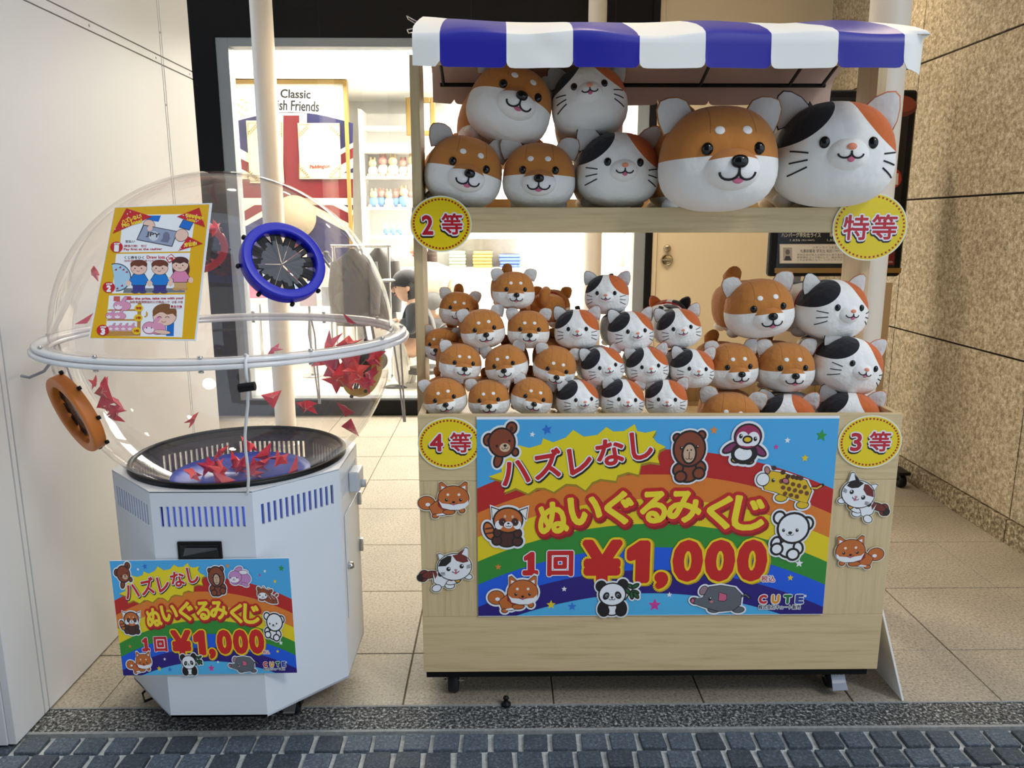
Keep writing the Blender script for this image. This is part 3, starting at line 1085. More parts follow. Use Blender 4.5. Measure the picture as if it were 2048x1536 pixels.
# standing person with long hair behind, partly hidden by the stall post
Y2 = 6.75
Q = lambda x, y, dy=0.0: at_y(x, y, Y2 + dy)
p2 = thing('person', 'long-haired person in a cream top and grey vest behind the stall post', 'person', (Q(862, 600).x, Y2, SZ))
hip, chest, neck, headc = Q(868, 632), Q(864, 560), Q(852, 524), Q(842, 497)
J = [(hip, 0.1), (chest, 0.1), (neck, 0.04), (headc, 0.05)]
E_ = [(0, 1), (1, 2), (2, 3)]
TR = [(hip, (0.15, 0.13))]
TE = []
for s in (-1, 1):
    kx, ax = Vector((hip.x + s * 0.08, Y2 - 0.03, SZ + 0.38)), Vector((hip.x + s * 0.09, Y2, SZ + 0.07))
    k = len(J)
    J += [(kx, 0.05), (ax, 0.035)]
    E_ += [(0, k), (k, k + 1)]
    k = len(TR)
    TR += [(kx, 0.075), (ax, 0.06)]
    TE += [(0, k), (k, k + 1)]
    MB().ball(ax + Vector((0, -0.05, -0.035)), 0.045, 0.1, 0.035, 12, 8).build('shoe', m_dark, p2)
TOP = [(hip + Vector((0, 0, 0.1)), (0.15, 0.12)), (chest, (0.15, 0.11)), (neck, 0.06)]
TPE = [(0, 1), (1, 2)]
for s in (-1, 1):
    sh, el, wr = chest + Vector((s * 0.16, 0, 0.05)), chest + Vector((s * 0.21, -0.04, -0.16)), chest + Vector((s * 0.12, -0.2, -0.22))
    k = len(J)
    J += [(sh, 0.045), (el, 0.034), (wr, 0.024)]
    E_ += [(1, k), (k, k + 1), (k + 1, k + 2)]
    k = len(TOP)
    TOP += [(sh, 0.065), (el, 0.052), (wr, 0.04)]
    TPE += [(1, k), (k, k + 1), (k + 1, k + 2)]
    hand(p2, wr, (-s * 0.3, -1, -0.1), (0, 0, 1))
skin_mesh('body', J, E_, m_skin, p2)
skin_mesh('top', TOP, TPE, fabric('cream_top', (232, 222, 204)), p2)
skin_mesh('vest', [(hip + Vector((0, 0, 0.02)), (0.175, 0.145)), (chest + Vector((0.01, 0, -0.05)), (0.17, 0.13))], [(0, 1)], fabric('grey_vest', (112, 112, 114)), p2)
skin_mesh('trousers', TR, TE, fabric('grey_trousers', (90, 90, 94)), p2)
add_head(p2, headc, (-0.8, -0.6, -0.1), 0.1)
mb = MB()
mb.ball(headc + Vector((0.02, 0.02, 0.02)), 0.1, 0.098, 0.112, 18, 12)
mb.tube([headc + Vector((0.05, 0.02, 0.0)), headc + Vector((0.06, 0.03, -0.14)), headc + Vector((0.05, 0.02, -0.26))], [0.085, 0.075, 0.03], 12)
mb.build('hair', M('brown_hair', (64, 44, 36), 0.5), p2)
# ================================================================== THE WOODEN STALL
m_wh = wood('oak_horizontal', 'X')
m_wv = wood('oak_vertical', 'Z')
CX0, CX1, CY0, CY1 = -0.224, 1.064, 2.0, 2.56
RIMZ = 0.859
BZ = 0.112
stall = thing('prize_stall', 'wheeled light oak market stall with bin, shelf and posts', 'stall', ((CX0 + CX1) / 2, 2.2, 0.0))
zA = at_y(1000, 962, 2.0).z
zB = at_y(1000, 1233, 2.0).z
box('front_board', m_wh, stall, CX0, CX1, CY0, CY0 + 0.018, zA + 0.0006, RIMZ, 0.001)
box('front_board', m_wv, stall, CX0, CX1, CY0, CY0 + 0.018, zB + 0.0006, zA, 0.0008)
box('front_board', m_wh, stall, CX0, CX1, CY0, CY0 + 0.018, BZ, zB, 0.001)
box('side_panel', m_wv, stall, CX0, CX0 + 0.018, CY0 + 0.0185, CY1, BZ, RIMZ, 0.001)
box('side_panel', m_wv, stall, CX1 - 0.018, CX1, CY0 + 0.0185, CY1, BZ, RIMZ, 0.001)
box('back_panel', m_wv, stall, CX0 + 0.0185, CX1 - 0.0185, CY1 - 0.018, CY1, BZ, RIMZ, 0.001)
box('base_strip', m_black, stall, CX0 + 0.006, CX1 - 0.022, CY0 + 0.012, CY1 - 0.012, 0.088, BZ - 0.0005, 0.001)
TRAY_Z, TRAY_X = 0.826, 0.530
BIN_Z = 0.772
box('bin_floor', m_wh, stall, CX0 + 0.019, TRAY_X, CY0 + 0.019, CY1 - 0.019, TRAY_Z - 0.02, TRAY_Z)
box('bin_floor', m_wh, stall, TRAY_X + 0.001, CX1 - 0.019, CY0 + 0.019, CY1 - 0.019, BIN_Z - 0.02, BIN_Z)
PYF, PYB = 2.24, 2.368
for (x0, x1) in ((-0.250, -0.2245), (1.0265, 1.052)):
    box('post', m_wv, stall, x0, x1, PYF, PYB, 0.84 if x0 > 0 else BZ + 0.2, 1.80, 0.001)
LZ0, LZ1, SHZ = 1.329, 1.398, 1.388
box('shelf_lip', m_wh, stall, -0.250, 1.052, 2.215, 2.2395, LZ0, LZ1, 0.0012)
box('shelf_board', m_wh, stall, -0.224, 1.026, 2.2398, 2.62, SHZ - 0.018, SHZ, 0.001)
box('shelf_lip', m_wh, stall, -0.250, 1.052, 2.6205, 2.6395, LZ0, SHZ + 0.045, 0.001)
for x0 in (-0.250, 1.0265):
    box('shelf_bracket', m_wv, stall, x0, x0 + 0.0255, 2.3685, 2.62, LZ0, SHZ - 0.0185, 0.001)
# canopy frame: thin black bars on the posts
EV_F, EV_R, RDG = (1.975, 1.772), (2.485, 1.776), (2.28, 1.852)
AX0, AX1 = -0.205, 1.0
fb = MB()
for (yy, zz) in (EV_F, EV_R, RDG):
    fb.tube([(AX0 + 0.02, yy, zz - 0.012), (AX1 - 0.02, yy, zz - 0.012)], 0.006, 8)
for xx in (AX0 + 0.03, 0.06, 0.33, 0.60, 0.87, AX1 - 0.03):
    fb.tube([(xx, EV_F[0], EV_F[1] - 0.012), (xx, RDG[0], RDG[1] - 0.012), (xx, EV_R[0], EV_R[1] - 0.012)], 0.005, 8)
fb.build('canopy_frame', m_black, stall)
box('cross_beam', m_wh, stall, -0.224, 1.026, 2.27, 2.33, 1.79, 1.83, 0.001)


def caster(x, y, label, braked=False, top=0.088):
    c = MB().box(x - 0.026, x + 0.026, y - 0.03, y + 0.03, top - 0.004, top).build('caster', m_chrome, stall, 0.001)
    for s in (-1, 1):
        MB().prism([(x + s * 0.019, y - 0.022, top - 0.004), (x + s * 0.019, y + 0.026, top - 0.004), (x + s * 0.019, y + 0.012, 0.026), (x + s * 0.019, y - 0.004, 0.026)], (s * 0.002, 0, 0)).build('fork', m_chrome, c)
    MB().lathe([(0.006, -0.014), (0.031, -0.015), (0.0345, -0.012), (0.0345, 0.012), (0.031, 0.015), (0.006, 0.014)], (x, y, 0.0345), 28, axis=(1, 0, 0), close=True).build('wheel', M('rubber', (22, 22, 24), 0.6), c)
    MB().tube([(x - 0.027, y, 0.034), (x + 0.03, y, 0.034)], 0.005, 8).build('axle', m_chrome, c)
    if braked:
        b_ = MB()
        b_.prism([(x - 0.020, y - 0.034, 0.080), (x + 0.020, y - 0.034, 0.080), (x + 0.022, y - 0.056, 0.046), (x - 0.020, y - 0.058, 0.044)], (0, 0.006, 0.006))
        b_.prism([(x - 0.020, y - 0.058, 0.044), (x + 0.022, y - 0.056, 0.046), (x + 0.026, y - 0.066, 0.026), (x - 0.020, y - 0.066, 0.024)], (0, 0.006, 0.004))
        b_.build('brake_pedal', M('pedal_steel', (136, 138, 142), 0.35, 0.8), c, 0.002)
        for k in (-1, 0, 1):
            MB().box(x + k * 0.011 - 0.003, x + k * 0.011 + 0.003, y - 0.0455, y - 0.0395, 0.060, 0.078).build('pedal_rib', m_chrome, c)


caster(-0.146, 2.085, 'caster')
q0 = at_y(1670, 1370, 2.06)
caster(q0.x, 2.095, 'caster', True)
caster(-0.146, 2.48, 'caster')
caster(q0.x, 2.48, 'caster')

# ---- striped canopy sheet
m_aw_w = M('awning_white', (240, 238, 230), 0.45)
m_aw_b = M('awning_blue', (24, 22, 150), 0.4)
for m_ in (m_aw_w, m_aw_b):
    m_.node_tree.nodes['Principled BSDF'].inputs['Subsurface Weight'].default_value = 0.0
ST0, STW = -0.1445, 0.1558
bounds = [ST0 + STW * k for k in range(8)]
cols = [AX0 - 0.005]
edges_x = [AX0 - 0.005] + bounds + [AX1 + 0.008]
us = []
for i in range(len(edges_x) - 1):
    e0, e1 = edges_x[i], edges_x[i + 1]
    w = e1 - e0
    n = 14 if w > 0.1 else 6
    for k in range(n):
        t = k / n
        t = t * t * (3 - 2 * t) if w > 0.1 else t
        us.append((e0 + w * t, i))
us.append((edges_x[-1], len(edges_x) - 2))
# profile: (y, z) from the rear hem over the ridge to the front hem
prof = [(2.512, 1.712), (2.511, 1.735), (2.508, 1.762), (2.505, 1.788), (2.46, 1.814), (2.40, 1.846), (2.34, 1.876), (2.29, 1.892), (2.24, 1.888), (2.15, 1.864), (2.05, 1.835), (1.985, 1.812), (1.955, 1.797), (1.948, 1.790), (1.945, 1.768), (1.943, 1.74), (1.940, 1.713)]
NP = len(prof)


def scallop(x, i):
    e0, e1 = edges_x[i], edges_x[i + 1]
    d = min(x - e0, e1 - x)
    if i == 0:
        d = e1 - x
    if i == len(edges_x) - 2:
        d = x - e0
    r = 0.014
    d = max(0.0, d)
    return r - math.sqrt(max(0.0, r * r - (r - d) ** 2)) if d < r else 0.0


aw = thing('striped_awning', 'blue and white striped vinyl awning draped over the stall frame', 'awning', (0.4, 2.2, 1.70))
mb = MB()
v, f = [], []
for (x, i) in us:
    for j, (y, z) in enumerate(prof):
        k = 0.0
        front = max(0.0, min(1.0, (2.3 - y) / 0.35))
        # soft sag and creases of the sheet
        sag = -0.010 * (0.5 - 0.5 * math.cos(2 * math.pi * (x + 0.1) / 0.31)) * (1 if 4 <= j <= 12 else 0.3) * (0.6 + 0.4 * math.sin(5.0 * x))
        sag += 0.005 * math.sin(17 * x + 9 * y) * math.sin(6 * x) * (1 if 5 <= j <= 13 else 0)
        crease = 0.006 * math.exp(-((x - 0.10) / 0.03) ** 2) * (1 if j >= 13 else 0) * math.sin(j * 1.9)
        yo = 0.004 * math.sin(11 * x + 1.3) * (1 if j >= 13 else 0) + crease
        xx = x
        if i == len(edges_x) - 2:
            t = (x - edges_x[-2]) / (edges_x[-1] - edges_x[-2])
            xx = x + 0.35 * t * (0.0, 0.0, 0.0, 0.01, 0.02, 0.03, 0.045, 0.05, 0.05, 0.045, 0.035, 0.025, 0.015, 0.006, 0.0, -0.004, -0.01)[j]
            sag += (-0.004 if j < 13 else -0.010 * (j - 12) / 4) * t
            yo += 0.035 * t * t * (1 if j >= 13 else 0)
        if i == 0:
            t = 1 - (x - edges_x[0]) / (edges_x[1] - edges_x[0])
            sag += 0.006 * t
            yo += 0.015 * t * (1 if j >= 12 else 0)
        zz = z + sag
        if j == NP - 1:
            zz += scallop(x, i)
        if j == 0:
            zz += scallop(x, i)
        v.append((xx, y + yo, zz))
fm = []
for a_ in range(len(us) - 1):
    for j in range(NP - 1):
        f.append((a_ * NP + j, (a_ + 1) * NP + j, (a_ + 1) * NP + j + 1, a_ * NP + j + 1))
        fm.append(us[a_][1])
for ff, i in zip(f, fm):
    pass
mb.mi(m_aw_w)
mb.mi(m_aw_b)
mb.v = v
for ff, i in zip(f, fm):
    mb.f.append(ff)
    mb.m.append(1 if i % 2 == 1 else 0)
    mb.s.append(True)
cs = mb.build('canopy_sheet', None, aw, fixn=False)
# unprinted beige reverse, a hair's breadth inside
lv = []
nper = NP
for a_ in range(len(us)):
    for j in range(NP):
        p_ = Vector(v[a_ * NP + j])
        j0, j1 = max(j - 1, 0), min(j + 1, NP - 1)
        t_ = (Vector(v[a_ * NP + j1]) - Vector(v[a_ * NP + j0]))
        n_ = Vector((0, t_.z, -t_.y)).normalized()
        if n_.z > 0 and 3 < j < 13 or (j <= 3 and n_.y > 0) or (j >= 13 and n_.y < 0):
            n_ = -n_
        lv.append(p_ + n_ * 0.0012)
lm = MB()
lm.add(lv, f, M('awning_reverse', (206, 178, 160), 0.6), True)
lm.build('canopy_lining', None, aw, fixn=False)
# binder clip on the corner of the sheet
cp_ = at_y(812, 45, 2.2)
bc = thing('binder_clip', 'steel binder clip gripping the far corner of the awning sheet', 'clip', (AX0 - 0.01, 2.18, 1.84))
MB().prism([(AX0 - 0.012, 2.16, 1.845), (AX0 - 0.012, 2.16, 1.868), (AX0 + 0.012, 2.16, 1.856)], (0, 0.05, 0)).build('clip_body', m_black, bc)
for dz in (0.0, 0.014):
    MB().tube([(AX0 - 0.012, 2.165, 1.85 + dz), (AX0 - 0.04, 2.168, 1.846 + dz * 2.4), (AX0 - 0.04, 2.202, 1.846 + dz * 2.4), (AX0 - 0.012, 2.205, 1.85 + dz)], 0.0015, 6).build('clip_arm', m_chrome, bc)

# ---- white board leaning on the stall's side
b0, b1 = at_z(1804, 1402, 0.002), Vector((1.074, 2.05, 0.29))
bd = thing('leaning_board', 'thin white board leaning against the lower side of the stall', 'board', (b0.x, b0.y, 0))
n_ = Vector((0.006, 0, 0.001))
MB().prism([(b0.x, b0.y, 0.002), (b0.x, 2.53, 0.002), (b1.x, 2.53, 0.33), (b1.x, b1.y + 0.06, 0.33), (b1.x + 0.004, b1.y, 0.292)], n_).build('sheet', M('board_white', (246, 244, 238), 0.6), bd, 0.0008)
# ---- small black floor bolt
q0 = at_z(1012, 1410, 0.0)
fbt = thing('floor_bolt', 'small black rubber stopper on the paving edge under the stall', 'stopper', (q0.x, q0.y, 0))
MB().lathe([(0, 0), (0.014, 0.0), (0.014, 0.006), (0.007, 0.01), (0.006, 0.018), (0.009, 0.022), (0.006, 0.028), (0, 0.029)], (q0.x, q0.y, 0.0), 18).build('stopper_body', m_black, fbt)
# ================================================================== PLUSH PRIZES
# local frame of a plush: head centre at 0, half head width 1, face towards -y
HA, HB, HC, HN = 1.0, 0.88, 0.87, 2.45


def head_pt(d):
    r = (abs(d.x / HA) ** HN + abs(d.y / HB) ** HN + abs(d.z / HC) ** HN) ** (-1 / HN)
    p = d * r
    return Vector((p.x * (1 - 0.11 * p.z) * 0.975, p.y, p.z))


def head_y(x, z):
    x = x / (1 - 0.11 * z) / 0.975
    k = 1 - abs(x / HA) ** HN - abs(z / HC) ** HN
    return -HB * max(0.0, k) ** (1 / HN)


def bumpy(m, s=3.2, st=0.35):
    h = NT(m)
    c = h.coords('Object')
    f = h.noise(c, s, 2, 0.5)
    g = h.noise(c, 70, 2, 0.6)
    h.bump(h.math('ADD', f, h.math('MULTIPLY', g, 0.03)), st, 0.02)
    h.b.inputs['Sheen Weight'].default_value = 0.15
    return m


BROWN, WHITE, ORANGE, BLACK = (196, 126, 56), (246, 244, 238), (206, 104, 46), (24, 24, 30)
m_pw = bumpy(M('plush_white', WHITE, 0.92))
m_pb = bumpy(M('plush_brown', BROWN, 0.92))
m_po = bumpy(M('plush_orange', ORANGE, 0.92))
m_pk = bumpy(M('plush_black', BLACK, 0.92))
m_inner = bumpy(M('plush_ear_lining', (214, 212, 208), 0.95))
m_pnose = M('shiny_black_nose', (8, 8, 9), 0.12)
m_peye = M('shiny_black_eye', (6, 6, 8), 0.08)
m_thread = M('black_thread', (14, 13, 16), 0.6)
m_tongue = M('pink_felt', (206, 108, 138), 0.8)
m_cnose = M('peach_felt', (240, 150, 116), 0.8)
m_collar = M('red_collar', (176, 24, 28), 0.6)


def masked(name, fn, base, over):
    m = M(name, base, 0.92)
    h = NT(m)
    c = h.coords('Object')
    sep = h.n('ShaderNodeSeparateXYZ')
    h.l(c, sep.inputs[0])
    col = fn(h, sep.outputs[0], sep.outputs[1], sep.outputs[2])
    h.l(col, h.b.inputs['Base Color'])
    bumpy(m)
    return m


def shiba_head(h, x, y, z):
    ax = h.math('ABSOLUTE', x)
    zb = h.math('ADD', h.math('MULTIPLY', ax, -0.05), 0.02)
    top = h.math('GREATER_THAN', z, zb)
    front = h.math('LESS_THAN', y, 0.55)
    brown = h.math('MAXIMUM', top, h.math('SUBTRACT', 1.0, front))
    seam = h.math('LESS_THAN', h.math('ABSOLUTE', h.math('SUBTRACT', ax, h.math('MULTIPLY_ADD', z, -0.12, 0.42))), 0.007)
    seam = h.math('MULTIPLY', seam, h.math('GREATER_THAN', z, 0.36))
    b = h.mix(seam, lin(BROWN), lin(tuple(int(v * 0.72) for v in BROWN)))
    return h.mix(brown, lin(WHITE), b)


def shiba_muzzle(h, x, y, z):
    zb = h.math('ADD', h.math('MULTIPLY', h.math('MULTIPLY', x, x), -0.25), -0.03)
    return h.mix(h.math('GREATER_THAN', z, zb), lin(WHITE), lin(BROWN))


def patch(h, x, z, cx, cz, rx, rz, rot):
    cr, sr = math.cos(rot), math.sin(rot)
    dx, dz = h.math('SUBTRACT', x, cx), h.math('SUBTRACT', z, cz)
    u = h.math('ADD', h.math('MULTIPLY', dx, cr / rx), h.math('MULTIPLY', dz, sr / rx))
    w = h.math('ADD', h.math('MULTIPLY', dx, -sr / rz), h.math('MULTIPLY', dz, cr / rz))
    return h.math('LESS_THAN', h.math('ADD', h.math('MULTIPLY', u, u), h.math('MULTIPLY', w, w)), 1.0)


def cat_head(h, x, y, z):
    a = patch(h, x, z, -0.72, 0.60, 0.66, 0.37, 0.72)
    b = patch(h, x, z, 0.72, 0.62, 0.78, 0.43, -0.78)
    return h.mix(a, h.mix(b, lin(WHITE), lin(ORANGE)), lin(BLACK))


def cat_body(h, x, y, z):
    a = patch(h, x, y, -0.35, 1.5, 0.42, 0.55, 0.4)
    return h.mix(h.math('MULTIPLY', a, h.math('GREATER_THAN', z, 0.0)), lin(WHITE), lin(BLACK))


def shiba_body(h, x, y, z):
    return h.mix(h.math('LESS_THAN', z, -0.58), lin(BROWN), lin(WHITE))


M_SH = masked('shiba_head_fur', shiba_head, WHITE, BROWN)
M_SM = masked('shiba_muzzle_fur', shiba_muzzle, WHITE, BROWN)
M_CH = masked('cat_head_fur', cat_head, WHITE, BLACK)
M_CB = masked('cat_body_fur', cat_body, WHITE, BLACK)
M_SB = masked('shiba_body_fur', shiba_body, BROWN, WHITE)


def head_mesh(name, mat, nu=40, nv=26):
    mb = MB()
    v, f = [], []
    for i in range(nv + 1):
        a = math.pi * i / nv
        for j in range(nu):
            b = 2 * math.pi * j / nu
            # poles on the y axis, so the face has even faces
            v.append(head_pt(Vector((math.sin(a) * math.cos(b), -math.cos(a), math.sin(a) * math.sin(b)))))
    for i in range(nv):
        for j in range(nu):
            q = (i * nu + j, (i + 1) * nu + j, (i + 1) * nu + (j + 1) % nu, i * nu + (j + 1) % nu)
            f.append(q[:3] if i == 0 else ((q[0], q[1], q[3]) if i == nv - 1 else q))
    mb.add(v, f, mat, True)
    return mb.mesh(name)


def fix(me):
    bm = bmesh.new()
    bm.from_mesh(me)
    bmesh.ops.remove_doubles(bm, verts=bm.verts, dist=1e-5)
    bmesh.ops.recalc_face_normals(bm, faces=bm.faces)
    bm.to_mesh(me)
    bm.free()
    return me


def ear_mesh(name, mat, s, lining, fold):
    """puffy triangular ear at side s; lining=True gives the pale front face"""
    base, tip, w, hgt = Vector((s * 0.70, -0.02, 0.60)), None, 0.31, 0.46
    # outline in ear plane: across (u) and up (w)
    out = [(-0.31, -0.08), (-0.30, 0.10), (-0.235, 0.30), (-0.13, 0.46), (-0.02, 0.50), (0.10, 0.44), (0.24, 0.28), (0.31, 0.10), (0.31, -0.10)]
    if fold:
        out = [(-0.31, -0.08), (-0.31, 0.16), (-0.26, 0.36), (-0.15, 0.47), (0.0, 0.46), (0.16, 0.40), (0.28, 0.28), (0.31, 0.08), (0.30, -0.10)]
    c, sn = math.cos(0.42 * s), math.sin(0.42 * s)

    def pt(u, w_, d):
        u = u * s * -1
        x, z = u * c + w_ * sn, -u * sn + w_ * c
        curl = -0.10 * max(0.0, w_ - 0.25) * 4 * 0.3
        return Vector((base.x + x, base.y + d + curl, base.z + z))
    n = len(out)
    mb = MB()
    k = 0.93 if lining else 1.0
    cu, cw = 0.0, 0.14
    ring0 = [pt(cu + (u - cu) * k, cw + (w_ - cw) * k, -0.012 if lining else 0.0) for u, w_ in out]
    ring1 = [pt(cu + (u - cu) * k * 0.6, cw + (w_ - cw) * k * 0.6, (-0.055 if lining else -0.03)) for u, w_ in out]
    mid = [pt(cu, cw, -0.065 if lining else -0.04)]
    v = ring0 + ring1 + mid
    f = [(i, (i + 1) % n, n + (i + 1) % n, n + i) for i in range(n)] + [(n + i, n + (i + 1) % n, 2 * n) for i in range(n)]
    if not lining:
        back = [pt(cu + (u - cu) * 0.6, cw + (w_ - cw) * 0.6, 0.10) for u, w_ in out] + [pt(cu, cw, 0.12)]
        o = len(v)
        v += back
        f += [((i + 1) % n, i, o + i, o + (i + 1) % n) for i in range(n)] + [(o + (i + 1) % n, o + i, o + n) for i in range(n)]
    mb.add(v, f, mat, True)
    return fix(mb.mesh(name))


def surf_tube(name, paths, r, mat, yfn, off=0.0):
    mb = MB()
    for path in paths:
        mb.tube([(x, yfn(x, z) - off, z) for x, z in path], r, 6)
    return mb.mesh(name, mat)


def arc_pts(cx, cz, r, rz, a0, a1, n=8):
    return [(cx + r * math.cos(a0 + (a1 - a0) * i / n), cz + rz * math.sin(a0 + (a1 - a0) * i / n)) for i in range(n + 1)]


def ball_mesh(name, c, rx, ry, rz, mat, nu=14, nv=9, power=2.0, rot=None):
    return MB().ball(c, rx, ry, rz, nu, nv, mat, power, rot).mesh(name)


PARTS = {}
# shiba
SMC, SMR = Vector((0, -0.78, -0.21)), Vector((0.46, 0.38, 0.335))


def smy(x, z):
    k = 1 - (x / SMR.x) ** 2 - ((z - SMC.z) / SMR.z) ** 2
    return SMC.y - SMR.y * math.sqrt(max(0.02, k))


def on_head(x, z, sink=0.0):
    return Vector((x, head_y(x, z) + sink, z))


sh = []
sh.append(('head', fix(head_mesh('head', M_SH)), None))
sh.append(('muzzle', ball_mesh('muzzle', SMC, SMR.x, SMR.y, SMR.z, M_SM, 24, 16), None))
sh.append(('nose', ball_mesh('nose', (0, smy(0, -0.11) - 0.01, -0.11), 0.135, 0.10, 0.105, m_pnose, 16, 10, 2.3), None))
sh.append(('mouth', surf_tube('mouth', [[(0, -0.18), (0, -0.27)], arc_pts(-0.145, -0.27, 0.145, 0.115, 0, -math.pi), arc_pts(0.145, -0.27, 0.145, 0.115, math.pi, 2 * math.pi)], 0.021, m_thread, smy, 0.004), None))
sh.append(('tongue', ball_mesh('tongue', (0, smy(0, -0.38) + 0.006, -0.375), 0.10, 0.022, 0.075, m_tongue), None))
for s in (-1, 1):
    sh.append(('eye', ball_mesh('eye', on_head(s * 0.42, 0.11, 0.015), 0.098, 0.075, 0.105, m_peye, 16, 10), None))
    sh.append(('brow_spot', ball_mesh('brow_spot', on_head(s * 0.225, 0.40, 0.004), 0.082, 0.022, 0.075, m_pw, 16, 8, 2.0, Euler((-0.45, 0, 0.12 * s)).to_matrix()), None))
    sh.append(('ear', ear_mesh('ear', m_pb, s, False, True), ('ear_lining', ear_mesh('ear_lining', m_inner, s, True, True))))
    for (fx, fy) in ((0.60, 0.28), (0.55, 1.75)):
        sh.append(('foot', ball_mesh('foot', (s * fx, fy + 0.3, -0.74), 0.20, 0.28, 0.15, m_pw, 12, 8), None))
sh.append(('body', ball_mesh('body', (0, 1.22, -0.07), 0.94, 1.12, 0.80, M_SB, 22, 14, 2.8), None))
sh.append(('tail', fix(MB().tube([(0.0, 2.15, 0.05), (-0.05, 2.28, 0.42), (-0.08, 2.12, 0.80), (-0.10, 1.82, 0.92), (-0.10, 1.62, 0.74)], [0.16, 0.25, 0.28, 0.25, 0.10], 12, m_pb).mesh('tail')), None))
sh.append(('collar', MB().tube([(0.83 * math.cos(t), 0.52, 0.02 + 0.73 * math.sin(t)) for t in [2 * math.pi * k / 32 for k in range(32)]], 0.055, 8, m_collar, closed=True).mesh('collar'), None))
PARTS['shiba'] = sh
# calico cat
CMC, CMR = Vector((0, -0.76, -0.05)), Vector((0.35, 0.28, 0.27))


def cmy(x, z):
    k = 1 - (x / CMR.x) ** 2 - ((z - CMC.z) / CMR.z) ** 2
    return CMC.y - CMR.y * math.sqrt(max(0.02, k))


ct = []
ct.append(('head', fix(head_mesh('head', M_CH)), None))
ct.append(('muzzle', ball_mesh('muzzle', CMC, CMR.x, CMR.y, CMR.z, m_pw, 24, 16), None))
ct.append(('nose', ball_mesh('nose', (0, cmy(0, 0.05) - 0.004, 0.055), 0.078, 0.035, 0.055, m_cnose, 14, 8), None))
ct.append(('mouth', surf_tube('mouth', [[(0, -0.01), (0, -0.05)], arc_pts(-0.10, -0.045, 0.10, 0.075, 0, -math.pi * 0.95), arc_pts(0.10, -0.045, 0.10, 0.075, math.pi, 1.95 * math.pi)], 0.016, m_thread, cmy, 0.003), None))
ct.append(('tongue', ball_mesh('tongue', (0, cmy(0, -0.12) + 0.004, -0.125), 0.062, 0.018, 0.062, m_tongue), None))
wk = []
for s in (-1, 1):
    ct.append(('eye', ball_mesh('eye', on_head(s * 0.375, 0.13, 0.015), 0.088, 0.065, 0.098, m_peye, 16, 10), None))
    for k in range(3):
        wk.append([(s * (0.60 + 0.06 * i), -0.03 - 0.11 * k - 0.012 * k * i + 0.01 * i * (1 - k)) for i in range(5)])
    back = m_pk if s < 0 else m_po
    ct.append(('ear', ear_mesh('ear', back, s, False, False), ('ear_lining', ear_mesh('ear_lining', m_inner, s, True, False))))
    for (fx, fy) in ((0.60, 0.28), (0.55, 1.75)):
        ct.append(('foot', ball_mesh('foot', (s * fx, fy + 0.3, -0.74), 0.20, 0.28, 0.15, m_pw, 12, 8), None))
for w_ in wk:
    ct.append(('whisker', surf_tube('whisker', [w_], 0.014, m_thread, head_y, 0.002), None))
ct.append(('body', ball_mesh('body', (0, 1.22, -0.07), 0.94, 1.12, 0.80, M_CB, 22, 14, 2.8), None))
ct.append(('tail', fix(MB().tube([(0.0, 2.2, 0.0), (0.05, 2.42, 0.2), (0.10, 2.45, 0.5), (0.05, 2.35, 0.74)], [0.13, 0.14, 0.14, 0.12], 10, m_pk).mesh('tail')), None))
ct.append(('collar', sh[-1][1], None))
PARTS['cat'] = ct


def plush(kind, px, py, hw, y, yaw=0, roll=0, pitch=0, label='', group='', name=None, turn=0):
    """head centre seen at photo pixel (px, py), half head width hw pixels, head centre at depth y; yaw + turns the face to the picture's right"""
    c = at_y(px, py, y)
    s = hw * px_size(y, py) / 1.0
    R = Euler((0, 0, math.radians(yaw + turn) - math.atan((px - 1004) / F_PX)), 'XYZ').to_matrix() @ Euler((math.radians(pitch), 0, 0)).to_matrix() @ Euler((0, math.radians(-roll), 0)).to_matrix()
    t = bpy.data.objects.new(name or ('shiba_plush' if kind == 'shiba' else 'calico_cat_plush'), None)
    t.empty_display_size = 0.03
    COL.objects.link(t)
    base = c - R @ Vector((0, 0, 0.87 * s))
    t.location = base
    t.rotation_euler = R.to_euler()
    t.scale = (s, s, s)
    tag(t, label, 'plush toy', group)
    for nm, me, sub in PARTS[kind]:
        o = share(nm, me, t, (0, 0, 0.87))
        if sub:
            share(sub[0], sub[1], o)
    return t


